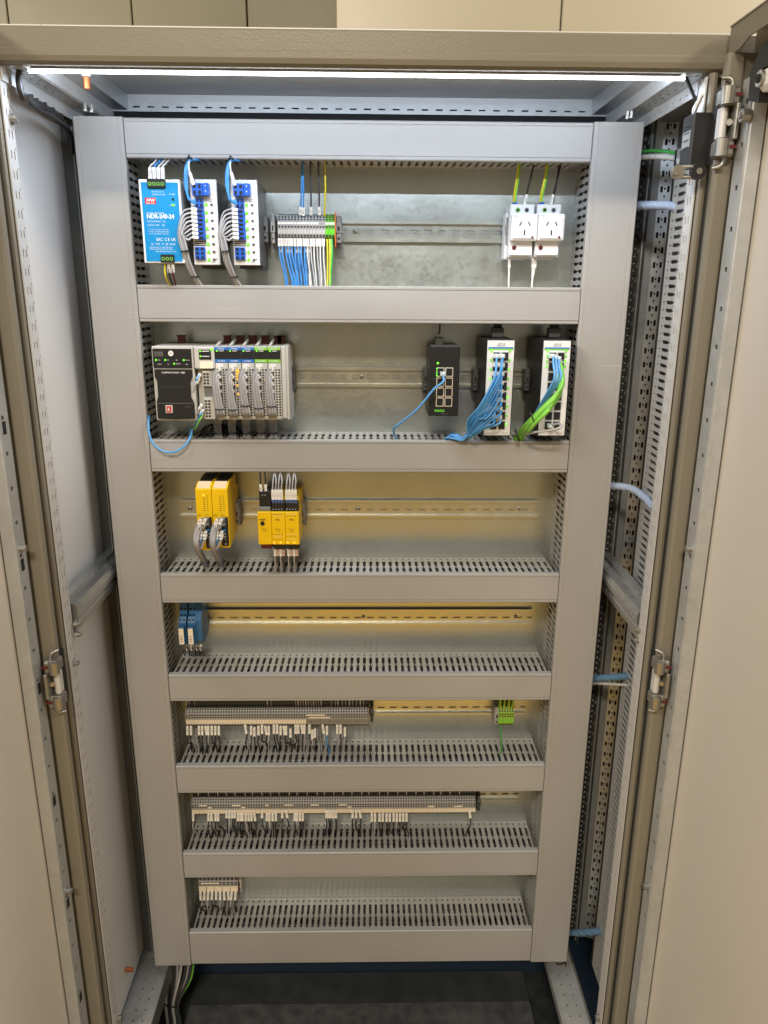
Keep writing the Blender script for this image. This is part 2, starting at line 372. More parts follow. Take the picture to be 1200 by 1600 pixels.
# horizontal punched rail visible between rear pillars at the back top
q = MB()
q.box(-.43, .43, 1.400, 1.44, 1.8555, 1.8660, PALE)
perf(q, (-.43, 1.398, 1.8385), (1, 0, 0), (0, 0, 1), [(.006, .0085, .025, .012, .01)], STEEL, .86, .0165)
q.box(-.43, .43, 1.4035, 1.44, 1.82, 1.855, DARK)
q.build('roof_rail', ENC)
for sx in (-1, 1):
    q = MB()
    # vertical flange with holes, punched underside, inner upright face
    perf(q, (sx*.4615, YF+.01, 1.802), (0, 1, 0), (0, 0, 1), [(.006, .0095, .025, .005, .02)] if sx > 0 else [], PALE, .39, .018)
    perf(q, (sx*.4615, YF+.01, 1.8205), (0, 1, 0), (-sx, 0, 0), [(.010, .013, .025, .009, .01), (.019, .0215, .025, .005, .02)], STEEL, .39, .030)
    q.box(sx*.4315, sx*.4295, YF+.01, 1.397, 1.8205, 1.8405, PALE)
    q.box(sx*.4315, sx*.405, YF+.01, 1.397, 1.8405, 1.8425, STEEL)
    q.box(sx*.405, sx*.4035, YF+.01, 1.397, 1.8405, 1.866, STEEL)
    q.build('roof_rail', ENC)
    # floor rails with two rows of holes
    q = MB(); x0 = .414 if sx > 0 else -.490
    perf(q, (x0, 1.035, .098), (0, 1, 0), (1, 0, 0), [(.018, .021, .025, .0035, .01), (.038, .041, .025, .0035, .01)], STEEL, .30, .056 if sx > 0 else .061)
    q.box(x0-.002, x0-.0005, 1.035, 1.335, .085, .106, STEEL)
    xe = x0+(.056 if sx > 0 else .061)
    q.box(xe+.0005, xe+.002, 1.035, 1.335, .06, .106, CHROME)
    q.box(x0+.002, xe-.002, 1.036, 1.334, .060, .094, DARK)
    q.build('floor_rail', ENC)
    # middle cross rails
    q = MB()
    zc = 1.018 if sx > 0 else 1.030
    pr = [(sx*.452, zc-.028), (sx*.447, zc-.026), (sx*.444, zc-.012), (sx*.448, zc-.009), (sx*.448, zc-.004), (sx*.441, zc), (sx*.439, zc+.012), (sx*.444, zc+.022), (sx*.452, zc+.025), (sx*.456, zc+.026), (sx*.456, zc+.034), (sx*.470, zc+.036), (sx*.470, zc-.028)]
    q.prism([(a+sx*.016, b) for a, b in pr], 'y', YF+.046, 1.335, STEELM)
    q.build('cross_rail', ENC)
    for dz in (-.004, -.022):
        q = MB(); q.cyl((sx*.458, YF+.030, zc+dz), (-sx, 0, 0), .005, .006, CHROME, 8); q.cyl((sx*.458, YF+.030, zc+dz), (-sx, 0, 0), .003, .009, CHROME, 6); q.build('bolt', ENC)
# mounting plate
q = MB(); q.box(-.4495, .4495, YP, YP+.003, .115, 1.815, GALV); q.box(-.4495, .4495, YP-.0, YP+.02, 1.8155, 1.8185, DARK); q.build('mounting_plate', ENC)
# plinth at the back
q = MB(); q.box(-.51, .55, 1.435, 1.44, -.099, .10, BLUEP); q.box(.474, .56, 1.05, 1.42, -.02, .03, BLUEP); q.build('plinth', ENC)
q = MB(); q.box(-.41, .40, 1.0, 1.345, -.0985, -.090, mat('slate_sheet', (0.085, 0.09, 0.095), .45, bump=.6, bscale=70, var=.3, vscale=40)); q.box(-.41, .40, 1.348, 1.432, -.0985, -.092, mat('dark_sheet', (0.045, 0.05, 0.05), .5, var=.2, vscale=20)); q.build('gland_sheet', ENC)

# small bolts on roof rail
for u, v in ((133, 172), (143, 174)): q = MB(); p = P(u, v, 1.243); q.cyl(p, (0, 0, 1), .0032, .010, CHROME, 6); q.cyl(p-Vector((0, 0, .002)), (0, 0, 1), .0045, .003, CHROME, 8); q.build('bolt', ENC)
for u, v in ((980, 184), (986, 183)): q = MB(); p = P(u, v, 1.243); q.cyl(p, (0, 0, 1), .003, .009, CHROME, 6); q.cyl(p-Vector((0, 0, .002)), (0, 0, 1), .004, .003, CHROME, 8); q.build('bolt', ENC)
for u, v in ((24, 138), (16, 186)): q = MB(); p = PX(u, v, -.463); q.cyl(p, (1, 0, 0), .005, .010, CHROME, 8); q.cyl(p, (1, 0, 0), .0075, .003, CHROME, 10); q.build('bolt', ENC)
q = MB(); p = PX(114, 1036, -.463); q.cyl(p, (1, 0, 0), .0045, .009, CHROME, 8); q.build('bolt', ENC)
q = MB(); p = PX(183, 1592, -.463); q.cyl(p, (1, 0, 0), .006, .009, CHROME, 8); q.build('bolt', ENC)
q = MB(); p = PX(938, 1590, .457); q.cyl(p, (-1, 0, 0), .006, .009, CHROME, 8); q.build('bolt', ENC)
# copper earth studs
q = MB(); p = P(135, 122, 1.15); q.cyl(p-Vector((0, 0, .014)), (0, 0, 1), .0048, .015, COPPER, 12); q.cyl(p+Vector((0, 0, .002)), (0, 0, 1), .006, .004, WHITE, 10); q.build('earth_stud', ENC)
q = MB(); p = PX(196, 1515, -.495); q.cyl(p, (1, 0, 0), .0048, .016, COPPER, 12); q.build('earth_stud', ENC)

# doors: local profile along Y, constant section in z
def door(sx):
    D = MB()
    DX = .507
    ztop = 1.868
    D.box(sx*(DX), sx*(DX+.0016), .605, 1.02, .03, ztop, DOORM)                         # skin
    D.prism([(sx*.4745, 1.018), (sx*.4660, 1.012), (sx*.4650, 1.006), (sx*.4665, 1.001), (sx*.4700, .9990), (sx*.4850, .9975), (sx*.4870, .9985), (sx*.4870, 1.000), (sx*.5068, 1.000), (sx*.5068, 1.018)], 'z', .03, ztop-.0345, BEIGE)
    D.box(sx*.4715, sx*.5068, .605, 1.0178, ztop-.002, ztop, BEIGE)
    D.prism([(.6, ztop-.0022), (1.017, ztop-.0022), (1.017, ztop-.0342), (.985, ztop-.0342), (.972, ztop-.0300), (.962, ztop-.0270), (.6, ztop-.0270)], 'x', sx*.4725, sx*.4745, BEIGE)
    d = D.build('door', ENC)
    if sx > 0: tag(d, 'right hand door swung open')
    else: tag(d, 'left hand door swung open')
    G = MB()
    perf(G, (sx*.4865, .9615, .06), (0, 0, 1), (0, 1, 0), [(.008, .0150, .05, .006, .01)], STEEL, 1.74, .0275)
    G.box(sx*.4885, sx*.490, .964, .9885, .06, 1.79, DARK)
    for k in range(9): G.box(sx*.4862, sx*.4868, .9690, .9790, .15+k*.2, .168+k*.2, DARK)
    G.prism([(sx*.4865, .9612), (sx*.4880, .9592), (sx*.5045, .9592), (sx*.5045, .9890), (sx*.5020, .9890), (sx*.5020, .9630), (sx*.4880, .9630)], 'z', .06, 1.79, STEEL)
    G.box(sx*.5047, sx*.5068, .9600, .9980, .06, 1.79, DGREY)
    G.build('door_frame', d)
    for zz in (1.185, .585) :
        q = MB(); q.cyl((sx*.4865, .972, zz), (-sx, 0, 0), .0050, .010, CHROME, 8); q.build('bolt', d)
    return d
dl = door(-1); dr = door(1)
q = MB(); p = PX(1180, 172, .478)
q.cyl((.4845, .962, p.z), (-1, 0, 0), .008, .010, CHROME, 10); q.cyl((.4845, .962, p.z), (-1, 0, 0), .004, .013, CHROME, 8); q.build('bolt', dr)
q = MB(); p = PX(1185, 130, .470)
q.box(.470, .490, p.y-.06, p.y+.002, p.z-.010, p.z+.014, WHITE, .005); q.cyl((.470, p.y-.008, p.z+.003), (-1, 0, 0), .009, .004, CHROME, 12); q.cyl((.466, p.y-.008, p.z+.003), (-1, 0, 0), .005, .002, DARK, 8)
q.build('corner_bracket', dr)
q = MB(); q.prism([(p.y+.003, p.z-.02), (p.y+.03, p.z-.012), (p.y+.034, p.z+.02), (p.y+.01, p.z+.045), (p.y-.06, p.z+.05), (p.y-.06, p.z+.016), (p.y+.003, p.z+.016)], 'x', .474, .488, RUBBER_SHADE); q.build('corner_block', dr)

def hinge(sx, z):
    h = MB(); Y0 = .992; X = .4695
    for dz in (-1, 1):
        zc = z+dz*.030
        h.box(sx*(X-.010), sx*(X+.0115), Y0-.010, Y0+.016, zc-.0105, zc+.0105, CHROME, .003)
        h.cyl((sx*(X-.0045), Y0-.0075, zc-.010), (0, 0, 1), .0078, .020, CHROME, 16, smooth=True)
        h.box(sx*(X+.004), sx*(X+.0125), Y0-.0112, Y0-.0102, zc-.001, zc+.003, REDD)
        e = zc+dz*.0105
        h.tube([(sx*(X+.002), Y0-.002, e-dz*.002), (sx*(X+.002), Y0-.002, e+dz*.006), (sx*(X-.002), Y0, e+dz*.011), (sx*(X-.008), Y0+.006, e+dz*.012)], .0024, CHROME, 8)
    h.box(sx*(X-.008), sx*(X+.001), Y0-.004, Y0+.014, z-.020, z+.020, PALE, .003)
    h.box(sx*(X+.0055), sx*(X+.0105), Y0-.016, Y0+.008, z-.021, z+.021, CHROME, .001)
    h.cyl((sx*(X+.003), Y0-.002, z), (-sx*.3, -1, 0), .004, .004, CHROME, 8)
    h.box(sx*(X-.0045), sx*(X-.0015), Y0+.015, Y0+.032, z-.045, z+.044, DARK)
    return h.build('hinge', ENC)
zh = P(1030, 1057, YF-.02).z
hinge(1, zh); hinge(-1, P(83, 1058, YF-.02).z); hinge(1, P(1137, 197, YF-.02).z); 

# door contact switch (black box with roller lever) and lamp
sw = thing('limit_switch', 'black door limit switch with roller lever in the upper right corner', 'switch', (.452, 1.06, 1.72))
q = MB(); a = P(1084, 176, 1.028); b = P(1103, 268, 1.028)
q.box(a.x, b.x, 1.024, 1.062, b.z+.006, a.z, BLACK, .0015)
q.build('switch_body', sw)
q = MB(); q.box(a.x-.0006, a.x-.0001, 1.030, 1.056, b.z+.030, a.z-.020, MGREY)
for k in range(4): q.box(a.x-.0009, a.x-.0007, 1.034, 1.052, b.z+.030+k*.009, b.z+.0315+k*.009, INK)
q.build('label_plate', sw)
q = MB(); c = P(1091, 268, 1.015); e = P(1060, 264, 1.020)
q.cyl((c.x, 1.012, c.z), (0, 1, 0), .0100, .009, BLACK, 20); q.cyl((c.x, 1.0105, c.z), (0, 1, 0), .0040, .002, CHROME, 10)
q.build('roller', sw)
q = MB()
for dz in (-.0065, .0065): q.tube([(e.x, 1.023, c.z+dz*.9), (c.x-.004, 1.020, c.z+dz)], .0026, CHROME, 6, 1)
q.cyl((e.x, 1.019, c.z), (0, 1, 0), .009, .006, CHROME, 14); q.cyl((e.x-.004, 1.016, c.z), (0, 1, 0), .0050, .004, CHROME, 8)
q.build('lever', sw)

# LED strip lamp
LZ, LY = 1.8190, 1.062
lp = thing('strip_lamp', 'long lit white strip lamp under the top front edge', 'lamp', (0, LY, LZ))
x0 = P(42, 112, LY).x; x1 = P(1072, 123, LY).x
q = MB(); q.box(x0, x1, LY-.004, LY+.010, LZ+.0015, LZ+.012, MGREY, .001); q.build('lamp_housing', lp)
q = MB(); q.cyl((x0+.002, LY+.001, LZ-.0005), (1, 0, 0), .0022, x1-x0-.004, LEDSTRIP, 12); q.build('diffuser', lp)
la = area('strip_light', (0, LY+.003, LZ-.0032), (0, LY+.10, LZ-.35), x1-x0, .0035, 2.5, (0.70, 0.82, 1.0))
lb_ = area('strip_light', (0, LY+.0135, LZ+.004), (0, LY+.055, LZ+.154), x1-x0, .005, 2.2, (0.76, 0.86, 1.0)); lb_.parent = lp; lb_.location = lb_.location-lp.location  # extra emitter added behind the housing to brighten the roof
la.parent = lp; la.location = la.location-lp.location
q = MB(); q.tube([(x0+.006, LY, LZ+.004), (x0-.006, LY-.002, LZ+.004), (x0-.012, LY, LZ-.012), PX(35, 150, -.446), PX(42, 156, -.445)], .0042, BLACK, 8)
q.build('power_cable', lp)
q = MB(); q.tube([(x1-.002, LY, LZ+.004), P(1078, 135, LY), P(1088, 158, LY), P(1092, 163, LY)], .0022, BLACK, 6); q.build('power_cable', lp)

# corrugated hose along left roof rail
q = MB()
for dx, rr, m_ in ((0, .0035, BLACK), (.006, .0045, BLACK), (-.002, .003, RUBBER_SHADE)):
    q.tube([PX(42, 156, -.446+dx), PX(60, 168+rr*500, -.452+dx), PX(85, 183, -.458+dx), PX(108, 206, -.462), PX(112, 240, -.470)], rr, m_)
for i in range(14):
    t = i/13; p = PX(45+t*55, 156+t*34, -.451); q.box(p.x-.003, p.x+.003, p.y-.002, p.y+.002, p.z, p.z+.006+.004*math.sin(i*2.3), RUBBER_SHADE)
tag(q.build('cable_hose'), 'black cables and ribbed hose running back under the upper left roof rail', 'cable')

# ------------------------------------------------------------------ slotted wiring ducts
PITCH_S = 0.0125
def slotwall(mb, org, A, D, N, length, depth=.094, thick=.0016):
    """org at plate; A along, D away from plate, N thickness direction"""
    org = Vector(org); A = Vector(A); D = Vector(D); N = Vector(N)*thick
    n = int(length/PITCH_S); p = length/n; h = p/2
    hw, nk = .0029, .0009
    half = [(-h, 0), (0, 0), (0, .0075), (-.0019, .009), (-.0019, .013), (0, .0145), (0, .021), (-hw, .022), (-hw, .047), (-nk, .050), (-nk, .055), (-hw, .058), (-hw, .082), (-nk, .086), (-nk, depth), (-h, depth)]
    k = len(half)
    for i in range(n):
        c = org+A*(p*(i+.5))
        for sg in (1, -1):
            pts = [c+A*(a*sg)+D*b for a, b in half]
            vs = pts+[q+N for q in pts]
            fs = [tuple(range(k)), tuple(range(2*k-1, k-1, -1))]+[(j, j+1, j+1+k, j+k) for j in range(1, k-2)]
            mb.add(vs, fs, PVCW)
        # knock-out rivet every 8th finger
def hlid(mb, x0, x1, z0, z1):
    pr = [(YD+.012, z1), (YD+.0015, z1), (YD, z1-.0015), (YD, z1-.005), (YD+.0012, z1-.0053), (YD+.0012, z1-.0062), (YD, z1-.0066), (YD, z0+.0066), (YD+.0012, z0+.0062), (YD+.0012, z0+.0053), (YD, z0+.005), (YD, z0+.0015), (YD+.0015, z0), (YD+.012, z0), (YD+.012, z0+.0018), (YD+.003, z0+.0018), (YD+.003, z1-.0018), (YD+.012, z1-.0018)]
    mb.prism(pr, 'x', x0, x1, PVC)
names = ['topmost horizontal grey wiring duct, running along the top of the mounting plate', 'horizontal grey wiring duct under the blue power supply', 'horizontal grey wiring duct under the row with the network switches', 'horizontal grey wiring duct under the row of yellow modules',
         'horizontal grey wiring duct under the row with the small blue relays', 'horizontal grey wiring duct between the two long terminal strips', 'horizontal grey wiring duct under the longest terminal strip', 'lowest horizontal grey wiring duct with the bottom edge of the lids']
DUCTG = 'grey slotted wiring ducts on the mounting plate'
for i, (zt, zb) in enumerate(LIDS):
    t = thing('wiring_duct', names[i], 'duct', (0, YP, (zt+zb)/2), DUCTG)
    q = MB()
    slotwall(q, (XL+.002, YP-.0005, zt-.003), (1, 0, 0), (0, -1, 0), (0, 0, -1), XR-XL-.004)
    slotwall(q, (XL+.002, YP-.0005, zb+.003), (1, 0, 0), (0, -1, 0), (0, 0, 1), XR-XL-.004)
    q.box(XL+.002, XR-.002, YP-.0022, YP-.0006, zb+.005, zt-.005, PVCW)
    for j in range(int((XR-XL)/.0745)):
        x = XL+.035+j*.0745
        q.box(x-.0035, x+.0035, YD+.006, YD+.012, zt-.003, zt-.0022, LGREY, .001)
        q.cyl((x-.002, YD+.047, zt-.0032), (0, 0, 1), .0016, .0012, LGREY, 8)
    q.build('duct_trough', t)
    q = MB(); hlid(q, XL-.0035, XR+.0035, zb, zt); q.build('duct_cover', t)
for sx, x0, x1, lb in ((-1, -.4495, -.3715, 'tall vertical grey wiring duct forming the left edge of the mounting plate'), (1, .3700, .4500, 'tall vertical grey wiring duct forming the right edge of the mounting plate')):
    t = thing('wiring_duct', lb, 'duct', ((x0+x1)/2, YP, .9), DUCTG)
    q = MB(); za, zb = .140, ZT-.004
    slotwall(q, (x0+.003, YP-.0005, za), (0, 0, 1), (0, -1, 0), (1, 0, 0), zb-za)
    slotwall(q, (x1-.003, YP-.0005, za), (0, 0, 1), (0, -1, 0), (-1, 0, 0), zb-za)
    q.box(x0+.005, x1-.005, YP-.0022, YP-.0006, za, zb, PVCW)
    q.build('duct_trough', t)
    q = MB(); Yv = YD-.0008
    z0, z1 = LIDS[-1][1]-.002, LIDS[0][0]+.001
    pr = [(x0, Yv+.012), (x0, Yv+.0015), (x0+.0015, Yv), (x0+.007, Yv), (x0+.0074, Yv+.0005), (x0+.0082, Yv+.0005), (x0+.0086, Yv), (x1-.0086, Yv), (x1-.0082, Yv+.0005), (x1-.0074, Yv+.0005), (x1-.007, Yv), (x1-.0015, Yv), (x1, Yv+.0015), (x1, Yv+.012), (x1-.0018, Yv+.012), (x1-.0018, Yv+.003), (x0+.0018, Yv+.003), (x0+.0018, Yv+.012)]
    q.prism(pr, 'z', z0, z1, PVC); q.build('duct_cover', t)
# cables inside the ducts, extra black ones packed behind the slots to darken them
for i, (zt, zb) in enumerate(LIDS):
    q = MB()
    for j in range(34):
        y = random.uniform(YD+.02, YP-.012); z = random.uniform(zb+.009, zt-.008) if j < 12 else random.uniform(zt-.016, zt-.008)
        pts = [(XL+.006+(XR-XL-.012)*k/7, min(max(y+random.uniform(-.006, .006), YD+.014), YP-.008), min(max(z+random.uniform(-.006, .006), zb+.008), zt-.0075)) for k in range(8)]
        q.tube(pts, random.choice([.0028, .0035, .0042]), [WBLACK, WDARK, WBLACK, WBLACK][j % 4] if j < 12 else WBLACK, 6, 3)
    tag(q.build('duct_cables'), ['dark cables inside the topmost horizontal duct', 'dark cables inside the duct under the blue power supply', 'dark cables inside the duct under the network switches', 'dark cables inside the duct under the yellow modules', 'dark cables inside the duct under the small blue relays', 'dark cables inside the duct between the two long terminal strips', 'dark cables inside the duct under the longest terminal strip', 'dark cables inside the lowest horizontal duct'][i], 'cables', 'cables lying inside the wiring ducts')

for x0, x1, lb in ((-.4495, -.3715, 'dark cables inside the left vertical duct'), (.3700, .4500, 'dark cables inside the right vertical duct')):
    q = MB()
    for j in range(20):
        x = random.uniform(x0+.012, x1-.012) if j < 8 else (random.uniform(x1-.018, x1-.009) if x0 < 0 else random.uniform(x0+.009, x0+.018)); y = random.uniform(YD+.02, YP-.012)
        q.tube([(min(max(x+random.uniform(-.005, .005), x0+.009), x1-.009), min(max(y+random.uniform(-.006, .006), YD+.014), YP-.008), .15+1.62*k/9) for k in range(10)], random.choice([.0032, .004]), [WBLACK, WDARK, WBLACK][j % 3], 6, 3)
    tag(q.build('duct_cables'), lb, 'cables', 'cables lying inside the wiring ducts')
# vertical duct on the right side wall
t = thing('wiring_duct', 'vertical slotted duct on the inner right side wall behind the punched pillar', 'duct', (.52, 1.18, .9), DUCTG)
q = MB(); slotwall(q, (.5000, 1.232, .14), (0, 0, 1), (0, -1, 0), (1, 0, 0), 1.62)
q.box(.503, .556, 1.230, 1.2325, .14, 1.76, PVCW); q.box(.4985, .530, 1.2345, 1.2375, .14, 1.76, RUBBER_SHADE)  # black strip stands in for the shadow gap beside this duct
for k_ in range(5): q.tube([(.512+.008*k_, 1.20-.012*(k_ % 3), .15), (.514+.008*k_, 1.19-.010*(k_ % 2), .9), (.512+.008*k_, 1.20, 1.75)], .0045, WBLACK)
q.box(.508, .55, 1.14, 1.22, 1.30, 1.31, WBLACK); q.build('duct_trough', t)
q = MB(); q.box(.4985, .556, 1.126, 1.134, .14, 1.76, PVC, .001); q.build('duct_cover', t)

# ------------------------------------------------------------------ DIN rails
def din(z, x0, x1, label):
    t = thing('mounting_rail', label, 'rail', ((x0+x1)/2, YP, z), 'zinc mounting rails on the plate')
    q = MB(); y0, ym, y1 = YP-.0078, YP-.0010, YP-.0068
    # hat profile: top flange, web with slots, bottom flange
    for s_ in (-1, 1):
        q.box(x0, x1, y0, y0+.0012, z+s_*.0125, z+s_*.0175, RAILM)
        q.box(x0, x1, y0+.0012, ym-.0005, z+s_*.0125, z+s_*.0137, RAILM)
        q.box(x0, x1, ym-.001, ym-.0002, z+s_*.0032, z+s_*.0124, RAILM)
    x = x0; k = 0
    while x < x1:
        e = min(x+.0095, x1); q.box(x, e, ym-.001, ym-.0002, z-.0032, z+.0032, RAILM)
        a, b = e, min(e+.0155, x1)
        if b > a:
            # bright cut edges of the slot
            q.box(a, b, ym-.0013, ym-.0002, z-.0036, z-.0032, CHROME)
            for c_, d_ in ((a, 1), (b, -1)):
                q.prism([(c_, z-.0032), (c_, z+.0032), (c_+d_*.0028, z+.0032), (c_+d_*.0010, z+.0020), (c_+d_*.0004, z), (c_+d_*.0010, z-.0020), (c_+d_*.0028, z-.0032)], 'y', ym-.001, ym-.0002, RAILM)
        x += .025
    q.build('rail_profile', t)
    return t
def screw(t, x, z, r=.0042):
    q = MB(); y = YP-.0022; q.cyl((x, y, z), (0, -1, 0), r, .0012, CHROME, 16, r*.9); q.cyl((x, y-.0012, z), (0, -1, 0), r*.9, .0010, CHROME, 16, r*.4); q.cyl((x, y-.0023, z), (0, -1, 0), r*.22, .0003, DARK, 8); q.build('rail_screw', t)
ZR = [1.6425, 1.390, 1.1375, .910, .705, .491, .292]
rl = [('mounting rail of the top row, between the terminal block and the power sockets', -.350, .352), ('mounting rail of the second row, between the controller and the black switches', -.352, .35), ('mounting rail carrying the yellow modules', -.350, .345),
      ('mounting rail to the right of the small blue relays, shining golden', -.350, .345), ('mounting rail between the shorter terminal strip and the green earth terminals', -.352, .345), ('mounting rail at the right end of the longest terminal strip', -.355, .343), ('short mounting rail behind the few terminals of the lowest row', -.357, -.262)]
RAILS = [din(z, a, b, lb) for z, (lb, a, b) in zip(ZR, rl)]
screw(RAILS[0], P(555, 361, YP).x, ZR[0]); screw(RAILS[1], P(565, 589, YP).x, ZR[1])
for u in (298, 560, 810): screw(RAILS[2], P(u, 797, YP).x, ZR[2], .0036)
for u in (322, 568, 805): screw(RAILS[3], P(u, 966, YP).x, ZR[3], .0036)

# ------------------------------------------------------------------ wire helper
def wire(pts, r, mt, label, group=None, name='wire', sleeve=None, cat='wire', n=6, parent=None, extra=None):
    """sleeve: (i0) -> white marker sleeve child over the first stretch"""
    q = MB(); q.tube(pts, r, mt, n)
    if parent is not None: o = q.build(name, parent); return o
    o = q.build(name, loc=pts[0]); tag(o, label, cat, group)
    if sleeve:
        L, w = sleeve; a = Vector(pts[0]); b = Vector(pts[1]); d = (b-a).normalized()
        s = MB(); mk_sleeve(s, a, d, L, w); s.build('marker_sleeve', o)
    return o
def mk_sleeve(s, a, d, L, w, mt=None):
    a = Vector(a); d = Vector(d).normalized(); mt = mt or SLEEVE
    side = Vector((1, 0, 0)); side = (side-d*side.dot(d)).normalized(); up = d.cross(side)
    vs = []
    for t in (0, L):
        for i, j in ((-1, -1), (1, -1), (1, 1), (-1, 1)): vs.append(a+d*t+side*(i*w/2)+up*(j*w/2))
    s.add(vs, [(0, 1, 2, 3), (7, 6, 5, 4), (0, 4, 5, 1), (1, 5, 6, 2), (2, 6, 7, 3), (3, 7, 4, 0)], mt)
    # printed tick
    for t in (.3, .45, .6):
        c = a+d*(L*t); vs = [c+side*(i*w*.28)+d*(j*.0004)+up*(k*(w/2+.0001)) for k in (-1, 1) for i, j in ((-1, -1), (1, -1), (1, 1), (-1, 1))]
        s.add(vs, [(0, 1, 2, 3), (4, 5, 6, 7)], GINK)
def clamp(u, v, row, label, w=.009, h=.040, d=.022, mt=None):
    z = ZR[row]; x = P(u, v, YP-.02).x; mt = mt or MGREY
    q = MB(); y = YP-.008
    q.box(x-w/2, x+w/2, y-d, y-.0005, z-h*.46, z+h*.46, mt, .0015)
    q.box(x-w/2-.001, x+w/2+.001, y-d-.002, y-d+.005, z-h*.12, z+h*.22, mt, .001)
    q.box(x-w*.2, x+w*.2, y-d-.0023, y-d-.0018, z-h*.06, z+h*.1, DARK)
    q.box(x-w/2, x+w/2, y-.015, y-.001, z-h*.6, z-h*.45, mt, .001)
    q.cyl((x, y-d-.0002, z-h*.3), (0, -1, 0), w*.25, .0005, DARK, 8)
    tag(q.build('end_clamp', loc=(x, YP, z)), label, 'clamp', 'end clamps on the mounting rails')

# ================================================================== ROW 1
# power supply
ps = thing('power_supply', 'bright blue faced power supply unit at the left end of the top row', 'power supply', (-.316, YP-.008, 1.646))
X0, X1, Z0, Z1, Yf = -.3485, -.2835, 1.5837, 1.7088, 1.229
q = MB(); q.box(X0, X1, Yf+.002, YP-.009, Z0, Z1, LGREY, .001); q.build('housing', ps)
q = MB(); q.box(X0, X1, Yf, Yf+.0018, Z0, Z1, WHITE, .0008); q.box(X0+.0035, X1-.0035, Yf-.0006, Yf-.0002, Z0+.0025, Z1-.0045, BLUE)
def ft(q, s_, fx, fz, size, mt, **k): q.text(s_, X0+fx*(X1-X0), Yf-.0007, Z1-fz*(Z1-Z0), size, mt, **k)
q.box(X0+.0085, X0+.0255, Yf-.0010, Yf-.0007, Z1-.0365, Z1-.0270, RED)
q.text('MW', X0+.017, Yf-.0011, Z1-.0335, .0075, WINK, align='CENTER', bold=.01, shear=.3)
q.text('MEAN WELL', X0+.017, Yf-.0011, Z1-.0360, .0024, WINK, align='CENTER', bold=.02)
ft(q, 'NDR-240-24', .14, .46, .0092, WINK, bold=.025, sx=.9)
ft(q, 'SWITCHING POWER SUPPLY', .14, .405, .0030, WINK, sx=.75)
ft(q, 'INPUT: 200-240VAC   2.5A', .14, .505, .0032, WINK, sx=.8); ft(q, 'OUTPUT: 24V    10A', .14, .55, .0032, WINK)
for k, f_ in enumerate((.60, .625, .65)): ft(q, 'Ta: -20 +70 C  See installation manual and data', .15, f_, .0023, WINK, sx=.75)
ft(q, 'EAC  C E  UK', .34, .73, .0066, WINK, sx=.8, bold=.01); ft(q, 'UL   TUV   O   CB   RoHS', .20, .78, .0042, WINK, sx=.85)
for f_ in (.815, .835): ft(q, 'LISTED IND. CONT. EQ.  CLASS I  TYPE  INSTALL', .15, f_, .0022, WINK, sx=.8)
ft(q, 'MEAN WELL ENTERPRISES CO., LTD.', .30, .865, .0026, WINK, sx=.8)
ft(q, '+V +V -V -V', .30, .155, .0038, WINK); ft(q, 'OUTPUT 24V 10A', .32, .185, .0026, WINK)
ft(q, '+V ADJ.', .72, .18, .0030, WINK); ft(q, 'DC OK', .72, .31, .0030, WINK)
q.cyl((X1-.0125, Yf-.0006, Z1-.029), (0, -1, 0), .0020, .0006, DARK, 12); q.cyl((X1-.0125, Yf-.0006, Z1-.0375), (0, -1, 0), .0020, .0012, LEDG, 12)
q.build('front_plate', ps)
for (n_, xc, zc) in ((4, X0+.0285, Z1-.0065), (3, X0+.038, Z0+.0070)):
    q = MB(); w = n_*.0065+.002
    q.box(xc-w/2, xc+w/2, Yf-.004, Yf+.004, zc-.0062, zc+.0062, BLACK, .0006)
    q.build('terminal_connector', ps)
    par = [c for c in ps.children][-1]
    for j in range(n_):
        x = xc+(j-(n_-1)/2)*.0065; s_ = MB(); s_.cyl((x, Yf-.0041, zc-.0006), (0, -1, 0), .0028, .0008, TGREEN, 12); s_.cyl((x, Yf-.0048, zc-.0006), (0, -1, 0), .0015, .0003, DARK, 10); s_.build('screw', par)
for j, (u, m_) in enumerate(((241, WWHITE), (248, WBLUE), (253, WWHITE), (258, WWHITE))):
    a = Vector((X0+.0285+(j-1.5)*.0065, Yf+.003, Z1+.001))
    wire([a, a+Vector((.0005, 0, .017)), a+Vector((.003, .012, .024)), a+Vector((.008, .055, .046))], .0015, m_, ['first white sleeved wire from left on top of the blue power supply', 'blue wire with white sleeve on top of the power supply', 'white sleeved wire right of the blue one on the power supply', 'rightmost white sleeved wire on top of the power supply'][j], 'wires on top of the blue power supply', sleeve=(.0165, .0052))
for j, m_ in enumerate((WYEL, WBLACK, REDD)):
    a = Vector((X0+.038+(j-1)*.0065, Yf+.004, Z0-.001))
    wire([a, a+Vector((-.001, .002, -.018)), a+Vector((-.001+.0015*(1-j), .020, -.034))], .0016, m_, ['yellow earth wire under the blue power supply', 'black wire with cream sleeve under the blue power supply', 'dark red wire with cream sleeve under the blue power supply'][j], 'wires under the blue power supply', sleeve=None if j == 0 else (.014, .0042))

mat_side = mat('smoke_grey_plastic', (0.13, 0.13, 0.125), .4)
